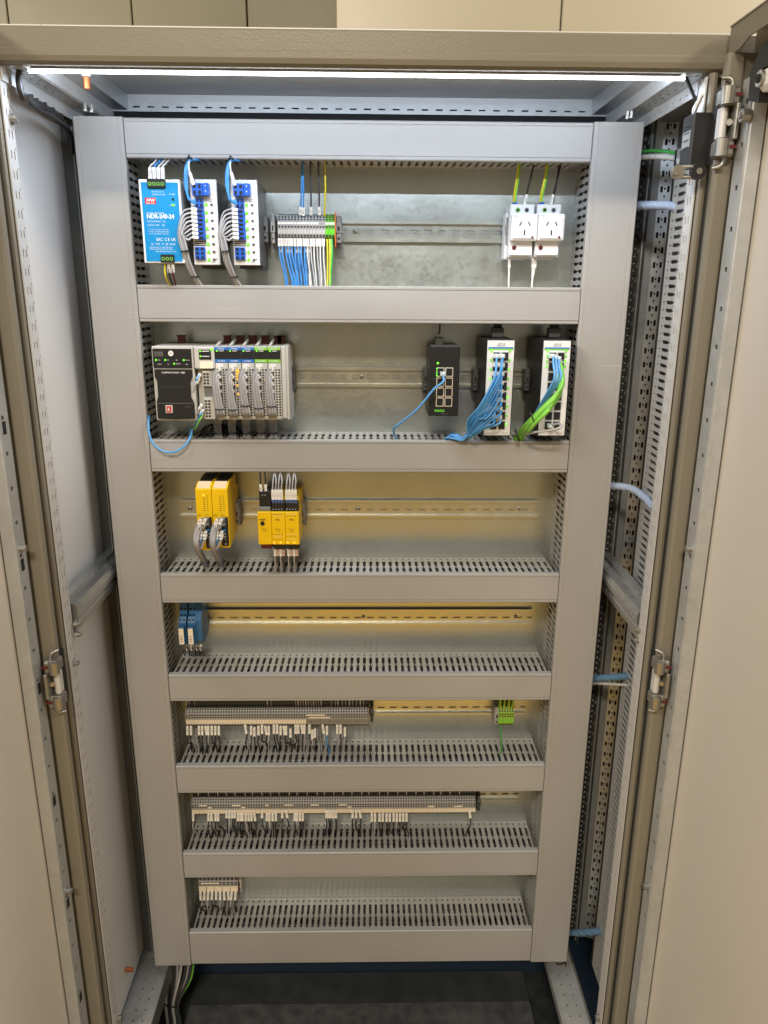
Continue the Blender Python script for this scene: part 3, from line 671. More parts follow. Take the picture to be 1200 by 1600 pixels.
# electronic breaker modules
def breaker(x0, label):
    t = thing('circuit_protector', label, 'module', (x0+.02, YP-.008, 1.646), 'eight channel circuit protector modules')
    W, z0, z1, yf = .0420, 1.5815, 1.7105, 1.238
    q = MB(); q.box(x0, x0+W, yf, yf+.006, z0, z1, WHITE, .001)
    q.box(x0+.001, x0+W-.001, yf+.0062, YP-.010, z0+.001, z1-.002, mat_side)
    q.box(x0+.001, x0+W-.001, yf+.050, YP-.012, z0-.004, z0+.0005, DGREY)
    q.text('ON', x0+.029, yf-.0001, z1-.0335, .003, INK); q.box(x0+.023, x0+W-.001, yf-.0003, yf-.0001, z1-.0290, z1-.0286, GINK)
    for k in range(8): q.text('%d' % (k+1), x0+.035, yf-.0001, z1-.038-k*.0119, .0022, GINK)
    q.cyl((x0+.031, yf, z0+.006), (0, -1, 0), .0030, .0004, LGREY, 12); q.cyl((x0+W-.005, yf, z0+.009), (0, -1, 0), .0009, .0004, INK, 8)
    q.build('housing', t)
    for k in range(8):
        zc = z1-.0375-k*.0119
        s_ = MB(); s_.cyl((x0+.0245, yf+.0005, zc), (0, -1, 0), .0024, .0022, LEDG, 12); s_.build('indicator_light', t)
        s_ = MB(); s_.cyl((x0+.0330, yf+.0005, zc), (0, -1, 0), .0022, .0014, DGREY, 12); s_.build('push_button', t)
    def conn(cx0, cx1, cz0, cz1, nx, nz, prot=.010, nm='blue_connector'):
        s_ = MB(); s_.box(cx0, cx1, yf-prot, yf-.0003, cz0, cz1, NAVY, .0008)
        for i in range(nx):
            for j in range(nz):
                cx = cx0+(i+.5)*(cx1-cx0)/nx; cz = cz0+(j+.5)*(cz1-cz0)/nz; a = (cx1-cx0)/nx*.27; b = (cz1-cz0)/nz*.30
                s_.box(cx-a, cx+a, yf-prot-.0003, yf-prot-.00005, cz-b, cz+b, DARK)
        s_.build(nm, t)
    conn(x0+.006, x0+.022, z1-.0255, z1-.0070, 2, 2, .014)
    s_ = MB(); s_.box(x0+.0222, x0+.0320, yf-.012, yf-.0003, z1-.0250, z1-.0065, NAVY, .0008); s_.cyl((x0+.027, yf-.0121, z1-.0105), (0, -1, 0), .0010, .0003, WINK, 6); s_.cyl((x0+.027, yf-.0121, z1-.0185), (0, -1, 0), .0010, .0003, WINK, 6); s_.build('blue_connector', t)
    conn(x0+.008, x0+.021, z1-.0420, z1-.0290, 2, 2, .006)
    conn(x0+.009, x0+.0215, z1-.0910, z1-.0445, 1, 7, .007)
    conn(x0+.003, x0+.0195, z0+.0080, z0+.0275, 2, 3, .005)
    s_ = MB()
    for k in range(3): s_.box(x0+.001, x0+.0215, yf-.0006, yf-.0002, z0+.0295+k*.003, z0+.0307+k*.003, INK)
    s_.build('label_strip', t)
    # bundle of grey wires
    b = thing('wire_bundle', 'grey wire bundle tied beside the '+('left' if x0 < -.25 else 'right')+' circuit protector module', 'wires', (x0-.004, yf, 1.62), 'grey bundles beside the circuit protectors')
    for k in range(8):
        z = z1-.046-k*.0060; off = k*.0011
        p0 = Vector((x0+.0105, yf-.009, z)); p1 = Vector((x0+.002, yf-.013, z+.001))
        r1 = Vector((x0-.004-(.0125-off*1.2), yf-.006, z-.014-(7-k)*.0012)); kk = (k % 4-1.5)*.0027; yy = (k//4)*.003
        pts = [p0, p1, Vector((x0-.004-(7-k)*.0008, yf-.016, z-.004)), Vector((x0-.0095-(7-k)*.0010, yf-.0165+yy*.5, z-.016-(7-k)*.001)), Vector((x0-.0135+kk-(7-k)*.0003, yf-.0145+yy, 1.622)), Vector((x0-.0118+kk, yf-.0120+yy, 1.602)), Vector((x0-.0095+kk, yf-.006+yy, 1.585)), Vector((x0-.003+kk*.8, yf+.006+yy, 1.563)), Vector((x0+.006+kk*.8, yf+.018+yy, 1.546))]
        if pts[3].z < pts[4].z+.004: pts.pop(3)
        wire(pts, .0015, WGREY if k % 2 else mats_darker, '', parent=b)
        s_ = MB(); mk_sleeve(s_, p0, (p1-p0), .009, .0042); s_.build('marker_sleeve', b)
    for (cx, cyy, cz) in ((x0-.0118, yf-.0105, 1.602), (x0-.0025, yf+.008, 1.563)):
        s_ = MB(); s_.tube([(cx+math.cos(a)*.0062, cyy+math.sin(a)*.0062+.001, cz+math.cos(a)*.0005) for a in [2*math.pi*i/12 for i in range(13)]], .0011, BLACK, 6, 1); s_.box(cx+.004, cx+.0075, cyy-.006, cyy-.003, cz-.0012, cz+.0016, BLACK); s_.build('cable_tie', b)
    # blue wires looping over the top
    for k in range(3):
        pts = [Vector((x0+.010, yf-.008, z1-.038+k*.003)), Vector((x0+.002-k*.001, yf-.014, z1-.031)), Vector((x0-.004+k*.0016, yf-.014, z1-.012)), Vector((x0-.003+k*.0018, yf-.012, z1+.012)), Vector((x0+.002+k*.0012, yf-.003, z1+.027)), Vector((x0+.008+k*.002, yf+.015, z1+.030)), Vector((x0+.014+k*.003, yf+.040, z1+.037))]
        wire(pts, .00165, WBLUE, ('left','middle','right')[k]+' blue wire arching from the duct to the '+('left' if x0 < -.25 else 'right')+' circuit protector', 'blue wires arching into the circuit protectors')
    a = Vector((x0+.010, yf-.0145, z1-.010)); wire([a, a+Vector((-.0055, 0, .018)), a+Vector((-.007, .010, .036)), a+Vector((0, .05, .048))], .0015, WWHITE, 'white sleeved wire on top of the '+('left' if x0 < -.25 else 'right')+' circuit protector', 'white wires on the circuit protectors', sleeve=(.019, .0045))
    s_ = MB(); cx, cyy, cz = x0+.0035, yf-.003, z1+.030
    s_.tube([(cx+math.cos(a)*.004, cyy+math.sin(a)*.005, cz) for a in [2*math.pi*i/10 for i in range(11)]], .0012, BLACK, 6, 1); s_.box(cx-.0018, cx+.0018, cyy-.006, cyy-.004, cz, cz+.004, BLACK)
    tag(s_.build('cable_tie'), 'black cable tie above the '+('left' if x0 < -.25 else 'right')+' circuit protector under the top duct', 'cable tie', 'ties above the circuit protectors')
    return t
mats_darker = mat('slate_wire', (0.30, 0.30, 0.32), 0.42)
breaker(-.2705, 'left white circuit protector module with green lights and blue connectors'); breaker(-.2060, 'right white circuit protector module with green lights and blue connectors')
clamp(416, 360, 0, 'grey end clamp right of the second circuit protector', .010, .046, .030)

# terminal block factory (profile in y,z relative to the rail centre)
TP = [(0, -.024), (-.020, -.0245), (-.034, -.0200), (-.040, -.0130), (-.042, -.0115), (-.042, .0115), (-.040, .0130), (-.034, .0210), (-.020, .0255), (0, .025)]
def term_mesh(name, body, w=.00520, marker=CREAM, mz=(.0055, .0105), low=False, band=None):
    q = MB(); y = YP-.0085; pr = [(y+a, b) for a, b in TP]
    q.prism(pr, 'x', -w/2+.0002, w/2-.0002, body)
    yf = y-.042
    if marker: q.box(-w/2+.0003, w/2-.0003, yf-.0008, yf-.0002, mz[0], mz[1], marker)
    if band: q.box(-w/2+.0003, w/2-.0003, yf-.0006, yf-.0002, band[0], band[1], band[2])
    for zc in ((.0032, -.0102) if not low else (.0100, .0048)): q.box(-w*.28, w*.28, yf-.0004, yf-.0001, zc-.0013, zc+.0013, DARK)
    # entry holes on sloping shoulders
    for s_ in (1, -1):
        for t, a0 in ((.25, .0016), (.75, .0016)):
            p0 = Vector((0, y-.040, s_*.0130)); p1 = Vector((0, y-.034, s_*(.0210 if s_ > 0 else .0200))); c = p0.lerp(p1, t); d = (p1-p0).normalized(); n_ = Vector((0, -d.z*s_, d.y*s_)) ; n_ = Vector((0, -abs(n_.y), s_*abs(n_.z))).normalized()
            c = c+n_*.0002; e = Vector((w*.27, 0, 0)); f_ = d*a0
            q.add([c-e-f_, c+e-f_, c+e+f_, c-e+f_], [(0, 1, 2, 3)], DARK)
    # holes on the top slope further back
    for s_ in (1, -1):
        p0 = Vector((0, y-.034, s_*.0210)); p1 = Vector((0, y-.020, s_*.0255)); c = p0.lerp(p1, .45)+Vector((0, -.0001, s_*.0003)); d = (p1-p0).normalized(); e = Vector((w*.27, 0, 0)); f_ = d*.0026
        q.add([c-e-f_, c+e-f_, c+e+f_, c-e+f_], [(0, 1, 2, 3)], DARK)
    me = q.build(name); return me
def run_terms(proto, xs, z, labels, group, cat='terminal'):
    for i, x in enumerate(xs):
        o = proto if i == 0 else proto.copy()
        if i: COL.objects.link(o)
        o.location = (x, 0, z); tag(o, labels if isinstance(labels, str) else labels[i], cat, group)
x0 = P(434, 358, 1.30).x; x1 = P(523, 358, 1.30).x; pw = (x1-x0)/18
xs = [x0+pw*(i+.5) for i in range(18)]
TG = mat('grey_terminal', (0.36, 0.36, 0.36), 0.45)
tm = term_mesh('terminal_block', TG, pw, SLEEVE, (.0070, .0105), band=(-.0085, -.0012, LGREY))
run_terms(tm, xs[:13], ZR[0], 'grey terminal with white marker in the top row terminal block', 'grey terminals of the top row')
tm = term_mesh('terminal_block', TG, pw, None, (.0070, .0105), band=(-.0085, -.0012, LGREY))
run_terms(tm, xs[13:15], ZR[0], 'grey terminal without marker beside the green top row terminals', 'unmarked grey terminals of the top row')
tm = term_mesh('terminal_block', TGREEN, pw, SLEEVE, (.0070, .0105), band=(-.0085, -.0012, GGLOW))  # green band glows faintly though it is no lamp
run_terms(tm, xs[15:], ZR[0], 'green earth terminal at the right end of the top row terminal block', 'green earth terminals of the top row')
clamp(429, 360, 0, 'grey end clamp at the left end of the top row terminal block', .006, .052, .036, TG); 
q = MB(); xo = x1+.001; q.box(xo-.0006, xo+.0006, YP-.050, YP-.010, ZR[0]-.028, ZR[0]+.027, ORANGE); tag(q.build('end_plate'), 'orange edged end plate right of the green top row terminals', 'end plate')
clamp(530, 360, 0, 'grey end clamp right of the green earth terminals, top row', .009, .048, .034)
# wires below
bl = 0
for i in range(15):
    x = xs[i]+(random.random()-.5)*.001; mt = WBLUE if i < 9 else (WGREY if i in (10, 12) else WWHITE)
    for rep in ((0, 1) if i % 3 != 1 else (0,)):
        if rep and i > 10: continue
        y = YP-.048+rep*.006; zz = ZR[0]-.0155-rep*.010
        a = Vector((x+rep*.0022-.001, y, zz)); dx = (.010 if i < 5 else (.004 if i < 9 else .003))+random.uniform(-.003, .003)
        ze = LIDS[1][0]-.004
        wire([a, a+Vector((0, -.001, -.0135)), a+Vector((dx*.15, -.006, -.032)), Vector((x+dx*.8, YP-.058, ze+.018)), Vector((x+dx, YP-.060, ze))], .0014, mt,
             'blue wire with white sleeve hanging under the top row terminals' if i < 9 else 'pale grey sleeved wire hanging under the top row terminals', 'blue wires under the top row terminals' if i < 9 else 'pale wires under the top row terminals', sleeve=(.0125, .0044))
for j, (x, mt, lb) in enumerate(((xs[15], WYEL, 'left yellow earth wire under the green top row terminals'), (xs[15]+.004, WYEL, 'right yellow earth wire under the green top row terminals'), (xs[16]+.003, WGREEN, 'green earth wire under the green top row terminals'), (xs[16]+.001, LIME, 'light green earth wire under the green top row terminals'))):
    a = Vector((x, YP-.047, ZR[0]-.016)); wire([a, a+Vector((.001, -.006, -.022)), a+Vector((.0005-.002*(j > 1), -.008, -.055)), Vector((x-.0025*(j > 1), YP-.06, LIDS[1][0]-.004))], .0014, mt, lb, 'earth wires under the top row')
for (u0, v0, u1, v1, mt, lb) in ((469, 326, 472, 258, WBLUE, 'left blue wire rising from the top row terminals'), (474, 327, 473, 262, WBLUE, 'right blue wire rising from the top row terminals'), (486, 326, 485, 262, WDARK, 'thin grey wire rising from the top row terminals'), (499, 326, 497, 258, WDARK, 'dark grey wire rising next to the yellow earth wire'), (507, 328, 508, 262, WYEL, 'yellow wire rising from the top row terminals')):
    a = P(u0, v0+10, YP-.044); b = P(u1, v1, YP-.052); m_ = a.lerp(b, .55)+Vector((.001, -.004, 0)); b.z = LIDS[0][1]+.006
    wire([a, a.lerp(m_, .3), m_, b], .0015, mt, lb, 'wires rising from the top row terminals', sleeve=None if mt is WYEL else (.013, .0044))

# power sockets
def socket(u, label, x=None):
    X = P(u, 355, 1.28).x; t = thing('power_socket', label, 'socket', (X+.0225, YP-.008, ZR[0]), 'white power sockets of the top row')
    W = .0440; zf1 = P(u, 334, 1.28).z; zf0 = P(u, 376, 1.28).z; zt = zf1+.016; zb = zf0-.026
    q = MB(); q.box(X-.001, X+W-.0045, 1.292, YP-.009, zb, zt, WHITE, .001)
    q.box(X-.005, X+W-.008, 1.312, YP-.0085, zb-.003, zt-.012, WHITE, .001)
    q.box(X-.001, X+W-.0046, 1.2905, 1.2915, zb+.004, zb+.006, LGREY)
    q.box(X+.0005, X+W-.0075, 1.284, 1.292, zb+.0025, zb+.0065, WHITE, .001)
    q.build('housing', t)
    q = MB(); q.box(X, X+W, 1.279, 1.2915, zf0, zf1, WHITE, .0018)
    q.box(X+.003, X+W-.004, 1.2772, 1.2788, zf0+.003, zf1-.005, WHITE, .0008)
    cx = X+W*.5; cz = (zf0+zf1)/2
    for s_ in (-1, 1):
        for k in range(5):
            a = (k-2)*.0013; q.box(cx+s_*(.0072-a*.5)-.0009, cx+s_*(.0072-a*.5)+.0009, 1.2767, 1.2771, cz+.0055+a-.0008, cz+.0055+a+.0008, DARK)
    q.box(cx-.0011, cx+.0011, 1.2767, 1.2771, cz-.0125, cz-.0045, DARK)
    q.cyl((X+W-.0085, 1.2772, zf0+.0055), (0, -1, 0), .0019, .0006, REDD, 10)
    q.text('hager', X+.0035, 1.2787, zf1-.0042, .0035, SKY)
    q.build('socket_face', t)
    q = MB(); q.cyl((X+.0085, 1.2919, zb+.0155), (0, -1, 0), .0038, .0012, REDD, 16); q.cyl((X+.0085, 1.2906, zb+.0155), (0, -1, 0), .0034, .0003, REDD, 16); q.build('red_lens', t)
    for dx, c_ in ((.0115, TGREEN), (.0265, MGREY)):
        q = MB(); q.cyl((X+dx, 1.2919, zt-.009), (0, -1, 0), .0038, .0010, c_, 14); q.cyl((X+dx, 1.2908, zt-.009), (0, -1, 0), .0022, .0004, DARK, 10); q.build('clamp_screw', t)
    return X, zt, zb
clamp(792, 360, 0, 'grey end clamp left of the white power sockets', .010, .048, .034)
sa = socket(799, 'left white power socket of the top row'); sb = socket(841, 'right white power socket of the top row')
for n_, (X, zt, zb) in enumerate((sa, sb)):
    side = ('left', 'right')[n_]
    q = MB(); q.box(X+.004, X+.012, 1.300, 1.312, zt, zt+.004, NAVY, .001); tag(q.build('wire_ferrule'), 'blue double ferrule on top of the %s power socket' % side, 'ferrule')
    for k in range(2):
        a = Vector((X+.0065+k*.003, 1.306, zt+.003)); b = Vector((X+.010+k*.003+.002*n_, 1.30, LIDS[0][1]+.008))
        wire([a, a+Vector((-.0003, -.002, .012)), b-Vector((.001, 0, .02)), b], .0016, WYEL if k == 0 else LIME, ('yellow', 'yellow green')[k]+' earth wire on top of the %s power socket' % side, 'earth wires on the power sockets')
    a = Vector((X+.0245, 1.304, zt+.001)); b = Vector((X+.036, 1.298, LIDS[0][1]+.008))
    wire([a, a+Vector((.0025, -.001, .016)), a.lerp(b, .6), b], .0015, WBLACK, 'black wire with white sleeve on top of the %s power socket' % side, 'black wires on the power sockets', sleeve=(.016, .0038))
    a = Vector((X+(.003 if n_ == 0 else -.0015), 1.302, zb-.001)); wire([a, a+Vector((.0005, 0, -.017)), Vector((a.x, 1.296, LIDS[1][0]+.010)), Vector((a.x, 1.294, LIDS[1][0]-.006))], .0017, WWHITE, 'white wire with sleeve hanging under the %s power socket' % side, 'white wires under the power sockets', sleeve=(.016, .0040))
a = Vector((sb[0]+.0035, 1.302, sb[2]-.001)); wire([a, a+Vector((-.001, 0, -.017)), Vector((a.x-.005, 1.296, LIDS[1][0]+.010)), Vector((a.x-.006, 1.294, LIDS[1][0]-.006))], .0017, WWHITE, 'second white wire under the right power socket, right of the first', 'white wires under the power sockets', sleeve=(.016, .0040))
a = Vector((sb[0]+.024, 1.306, sb[1]+.001)); wire([a+Vector((.003, 0, 0)), a+Vector((.006, 0, .02)), a+Vector((.010, -.004, .062))], .0016, WBLACK, 'second black wire on the right power socket', 'black wires on the power sockets')

# ================================================================== ROW 2
Yc = 1.240
pc = thing('controller', 'black faced programmable controller with red port at the left of the second row', 'controller', (-.30, YP-.008, ZR[1]))
X0, X1, Z0, Z1 = P(236, 541, Yc).x, P(297, 541, Yc).x+.0045, P(245, 657, Yc).z, P(236, 541, Yc).z
q = MB(); q.box(X0, X1, Yc, YP-.01, Z0, Z1, LGREY, .0015); q.build('housing', pc)
q = MB(); q.box(X0+.002, X1-.003, Yc-.0012, Yc-.0003, Z1-.036, Z1-.004, BLACK)
q.box(X0+.004, X0+.0195, Yc-.0016, Yc-.0013, Z1-.0165, Z1-.0085, SCREEN)
q.text('8888', X0+.005, Yc-.0017, Z1-.0155, .0068, DGREY, sx=.8)
q.cyl((X0+.0325, Yc-.0013, Z1-.0115), (0, -1, 0), .0045, .0004, WHITE, 20); q.text('AB', X0+.0325, Yc-.0018, Z1-.0130, .0042, GINK, align='CENTER')
for dx, dz, w_ in ((.006, .0225, 'RUN'), (.0215, .0225, 'I/O'), (.0525, .0225, 'NET A1'), (.036, .0285, 'LINK A2')):
    q.cyl((X0+dx+.001, Yc-.0012, Z1-dz), (0, -1, 0), .0016, .0008, LEDG, 10); q.text(w_, X0+dx+.004, Yc-.0013, Z1-dz-.001, .0026, WINK, sx=.8)
for dx, dz, w_ in ((.009, .0295, 'FORCE'), (.026, .0295, 'SD'), (.040, .0225, 'OK'), (.056, .0295, 'LINK')): q.text(w_, X0+dx, Yc-.0013, Z1-dz-.001, .0026, WINK, sx=.8)
q.build('status_display', pc)
q = MB(); o_ = .0035
q.prism([(X0+.003, Z1-.038), (X1-.003, Z1-.038), (X1-.003, Z1-.050), (X1-.0075, Z1-.060), (X1-.0075, Z1-.085), (X1-.003, Z1-.095), (X1-.003, Z0+.004), (X0+(X1-X0)*.5, Z0+.0025), (X0+.003, Z0+.004), (X0+.003, Z1-.093), (X0+.0065, Z1-.083), (X0+.0065, Z1-.058), (X0+.003, Z1-.050)], 'y', Yc-.003, Yc-.0003, BLACK)
q.box(X0+.003, X1-.004, Yc-.0032, Yc-.0030, Z1-.0955, Z1-.0950, MGREY); q.box(X0+.009, X1-.013, Yc-.0032, Yc-.0030, Z1-.0675, Z1-.0671, DGREY)
q.text('COMPACTLOGIX  5380', (X0+X1)/2, Yc-.0031, Z1-.0445, .0038, WINK, align='CENTER', bold=.01); q.text('Ethernet', X1-.018, Yc-.0031, Z1-.102, .0026, MGREY)
q.build('front_door', pc)
q = MB(); q.box(X0+.0175, X0+.0295, Yc-.0046, Yc-.0031, Z1-.1120, Z1-.0985, LGREY, .0005); q.box(X0+.0195, X0+.0275, Yc-.0050, Yc-.0047, Z1-.1105, Z1-.1000, RED); q.box(X0+.0215, X0+.0245, Yc-.0053, Yc-.0050, Z1-.1085, Z1-.1025, LGREY); q.build('red_port', pc)
XA, XB = X1+.001, P(335, 556, Yc).x
q = MB(); q.box(XA, XB, Yc-.002, YP-.012, Z1-.0375, Z1-.0002, LGREY, .002)
q.box(XA+.002, XB-.002, Yc+.010, YP-.012, Z0+.002, Z1-.0380, LGREY, .001); q.box(XA+.012, XB-.001, Yc+.0095, Yc+.0099, Z1-.085, Z1-.068, MGREY)
q.build('power_housing', pc)
q = MB(); q.box(XA+.009, XB-.005, Yc-.0025, Yc-.0021, Z1-.0215, Z1-.0050, BLACK); q.box(XA+.0095, XB-.003, Yc-.0025, Yc-.0021, Z1-.0360, Z1-.0245, CREAM)
for dz in (.0075, .0160): q.cyl((XA+.0115, Yc-.0025, Z1-dz), (0, -1, 0), .0015, .0008, LEDG, 10); q.box(XA+.014, XB-.008, Yc-.0028, Yc-.0026, Z1-dz-.0006, Z1-dz+.0006, WINK)
q.box(XB-.006, XB-.001, Yc-.0027, Yc-.0021, Z1-.0065, Z1-.0035, LEDG); q.build('status_display', pc)
for zt, n_ in ((Z1-.040, 4), (Z1-.086, 6)):
    q = MB(); xa = XA+.011; xb = XB-.006; q.box(xa, xb+.001, Yc+.004, Yc+.0092, zt-.0045-n_*.0052-.002, zt, LGREY, .0008); q.box(xa+.001, xb-.004, Yc+.0036, Yc+.0039, zt-.004, zt-.001, WHITE)
    for j in range(n_):
        for k in range(2): q.box(xa+.002+k*.0055, xa+.0055+k*.0055, Yc+.0036, Yc+.0039, zt-.0078-j*.0052, zt-.0048-j*.0052, DARK)
    q.build('terminal_connector', pc)
# io modules
xE = P(438.5, 556, Yc).x; mw = (xE-XB)/5
def iomod(i, c_, label):
    x = XB+i*mw; t = thing('input_module', label, 'module', (x+mw/2, YP-.008, ZR[1]), 'input and output modules in a row beside the controller')
    q = MB(); q.box(x+.0003, x+mw-.0003, Yc+.002, YP-.012, Z0+.002, Z1, LGREY, .0006)
    q.cyl((x+.004, Yc+.002, Z1+.001), (0, 1, 0.12), .0024, .055, LGREY, 8)
    q.build('housing', t)
    q = MB(); q.box(x+.0006, x+mw-.0006, Yc+.0003, Yc+.0019, Z1-.026, Z1-.0010, c_); q.box(x+.0006, x+mw-.0004, Yc-.0001, Yc+.0002, Z1-.0205, Z1-.0055, BLACK)
    q.cyl((x+.0045, Yc-.0001, Z1-.0070), (0, -1, 0), .0014, .0008, LEDG, 10); q.box(x+.008, x+.016, Yc-.0004, Yc-.0002, Z1-.0075, Z1-.0065, WINK)
    q.text('5069-IB16' if i < 3 else '5069-OB16', x+mw*.5, Yc+.0002, Z1-.0045, .0031, WINK, align='CENTER', sx=.9, bold=.015); q.text('DC INPUT' if i < 3 else 'DC OUTPUT', x+mw*.5, Yc+.0002, Z1-.0248, .0029, WINK, align='CENTER', sx=.9, bold=.015)
    q.build('label_plate', t)
    q = MB(); q.box(x+.0012, x+mw-.0008, Yc+.0006, Yc+.0019, Z0+.004, Z1-.0275, LGREY, .0004); q.box(x+.002, x+mw*.62, Yc-.0002, Yc+.0005, Z1-.0335, Z1-.0280, WHITE)
    for j in range(18):
        z = Z1-.0385-j*.00455
        for k in range(3):
            w_ = .0013 if k < 2 else .0017; cx = x+mw*(.40+k*.225); q.box(cx-w_, cx+w_, Yc+.0003, Yc+.00055, z-.0013, z+.0013, DARK)
    q.build('terminal_connector', t)
    q = MB(); cx = x+mw*.45
    q.prism([(cx-.0075, Z1+.0145), (cx+.0075, Z1+.0145), (cx+.006, Z1+.0105), (cx+.006, Z1+.0005), (cx-.006, Z1+.0005), (cx-.006, Z1+.0105)], 'y', YP-.040, YP-.030, REDD); q.build('latch', t)
    amb = {1: [(.62, j) for j in range(4)]+[(.62, 5), (.64, 8)], 3: [(.72, 3), (.80, 10)]}.get(i, [])
    for fx, j in amb:
        s_ = MB(); z = Z1-.0395-j*.0050; s_.box(x+mw*fx-.0008, x+mw*fx+.0045, Yc-.0006, Yc+.0002, z-.0017, z+.0017, AMB); s_.build('amber_light', t)
    # grey wire bundle
    b = thing('wire_bundle', ['first grey wire bundle from left on the input modules', 'second grey wire bundle from left, beside the amber lights of the blue labelled module', 'middle grey wire bundle of five on the input modules', 'fourth grey wire bundle, on the first green labelled module', 'rightmost grey wire bundle, on the second green labelled module'][i], 'wires', (x, Yc, ZR[1]), 'grey bundles on the input modules')
    ub = (341.5, 363.5, 385.5, 408, 427)[i]; zbot = LIDS[2][0]-.003; pe = PZ(ub, 683, zbot)
    for k in range(18):
        j = k*.58; z = Z1-.037-j*.0052; cx = x+mw*(.34); kk = ((k % 6)-2.5)*.0023; yy = (k//6)*.0028
        p0 = Vector((cx, Yc+.0003, z)); p1 = Vector((cx-.002, Yc-.010, z+.0015)); zt_ = 1.352+random.uniform(-.001, .001)
        cxm = x+mw*.24-.0005; pts = [p0, p1, Vector((cxm-.001+kk*.9-.002, Yc-.014+yy, z-.012)), Vector((cxm+kk, Yc-.011+yy, min(z-.02, zt_))), Vector((cxm+kk*1.1+.001, Yc-.005+yy, 1.335)), Vector((pe.x+kk, pe.y-.006+yy, zbot+.026)), Vector((pe.x+kk*.9, pe.y+yy, zbot+.002)), Vector((pe.x+kk*.9, pe.y+.003+yy, zbot-.012))]
        if pts[3].z < pts[4].z+.002: pts.pop(4)
        wire(pts, .00135, WGREY if k % 2 else mats_darker, '', parent=b, n=5)
        if k in (0, 1, 5, 9, 13): s_ = MB(); mk_sleeve(s_, p1+Vector((.0035, .003, -.001)), Vector((-.0035, -.001, .005)), .0085, .0040); s_.build('marker_sleeve', b)
    zz = (1.347, 1.346, 1.353, 1.349, 1.352)[i]; cx = x+mw*.24
    for (cx_, cy_2, cz_) in ((cx, Yc-.009, zz), (pe.x, pe.y-.001, zbot+.008)):
        s_ = MB(); s_.tube([(cx_+math.cos(a)*.0075, cy_2+math.sin(a)*.0065+.0005, cz_) for a in [2*math.pi*n/14 for n in range(15)]], .0011, BLACK, 6, 1); s_.build('cable_tie', b)
iolab = ['blue labelled input module next to the controller', 'blue labelled input module with the column of amber lights', 'third blue labelled input module, touching the green labelled one', 'left green labelled output module', 'right green labelled output module beside the end cap']
for i in range(5): iomod(i, LBLUE if i < 3 else PLATEG, iolab[i])
q = MB(); q.box(xE+.0005, xE+.008, Yc+.002, YP-.012, Z0+.004, Z1+.001, LGREY, .001); q.prism([(Yc+.03, Z0-.004), (YP-.02, Z0-.004), (YP-.015, Z1-.006), (Yc+.03, Z1+.002), (Yc+.006, Z1+.001), (Yc+.006, Z0+.002)], 'x', xE+.0082, xE+.012, LGREY); q.build('end_cap', [o for o in COL.objects if o.name.startswith('input_module')][-1])
for (u, nm) in ((284, 'dark red latch on top of the controller'), (446-6, 'dark red latch on top of the end cap')):
    q = MB(); c = P(u, 533, YP-.035); q.prism([(c.x-.0078, Z1+.0145), (c.x+.0078, Z1+.0145), (c.x+.006, Z1+.0105), (c.x+.006, Z1+.0008), (c.x-.006, Z1+.0008), (c.x-.006, Z1+.0105)], 'y', YP-.040, YP-.030, REDD)
    tag(q.build('latch'), nm, 'latch')
clamp(458, 595, 1, 'grey end clamp right of the input modules', .009, .045, .040, DGREY)
# wires to the controller power terminals and network cable
for k, (m_, lb) in enumerate(((SKY, 'blue wire from the upper controller power terminal'), (WGREY, 'grey wire from the upper controller power terminal'), (WGREY, 'grey wire from the lower controller power terminal'), (WBLUE, 'blue wire from the lower controller power terminal'), (LIME, 'yellow green earth wire from the lower controller terminal'))):
    a = P((313, 311, 316, 318, 317)[k], (585, 592, 632, 640, 648)[k], Yc+.002); e = PZ((297, 298, 299, 300, 301)[k], 684, LIDS[2][0]-.004)
    wire([a, a+Vector((-.006, -.006, -.010)), a.lerp(e, .55)+Vector((-.006 if k < 2 else -.001, -.010, 0)), e+Vector((0, -.006, .02)), e], .0015, m_, lb, 'wires of the controller power terminals', sleeve=(.010, .0042) if k != 4 else None)
pl = [P(300, 672, 1.262), P(297, 684, 1.247), P(288, 697, 1.240), P(272, 706, 1.236), P(255, 705, 1.236), P(240, 694, 1.237), P(233, 677, 1.240), P(232, 660, 1.246), P(233, 650, 1.262)]
wire(pl, .0020, SKY, 'blue network cable looping over the duct lid below the controller', name='network_cable', cat='cable', n=8)
q = MB()
for k in range(9):
    a = PZ(312+k*4.3, 682, LIDS[2][0]-.003); q.tube([a, a+Vector((.006, .010, .014+.002*(k % 3))), a+Vector((.020, .014, .018)), a+Vector((.034, .004, .010)), a+Vector((.036, -.002, -.004))], .0017, WBLACK, 6)
tag(q.build('wire_bundle'), 'black wires coiled on the duct below the controller power terminals', 'wires')

# network switches
def ports(q, xa, xb, zt, zb, nx, nz, y, frame):
    for i in range(nx):
        for j in range(nz):
            w = (xb-xa)/nx; h = (zt-zb)/nz; a, b, c, d = xa+i*w+.0010, xa+(i+1)*w-.0010, zt-(j+1)*h+.0010, zt-j*h-.0010
            q.box(a, b, y-.0008, y-.0001, c, d, frame); q.box(a+.001, b-.001, y-.0011, y-.0008, c+.0012, d-.001, DARK)
s1 = thing('network_switch', 'small all black network switch with one blue cable, left of the white faced switches', 'network switch', (.145, YP-.008, ZR[1]), 'network switches')
xa, xb, za, zb = P(672, 542, 1.26).x, P(719, 542, 1.26).x, P(690, 542, 1.26).z, P(690, 650, 1.26).z
q = MB(); q.box(xa, xb, 1.26, YP-.012, zb, za, BLACK, .001); q.box(xa+.002, xb-.002, 1.262, YP-.014, za+.0002, za+.002, DGREY); q.build('housing', s1)
q = MB(); ports(q, xa+.0115, xb-.010, za-.034, zb+.016, 2, 4, 1.26, CREAM); q.build('port_block', s1)
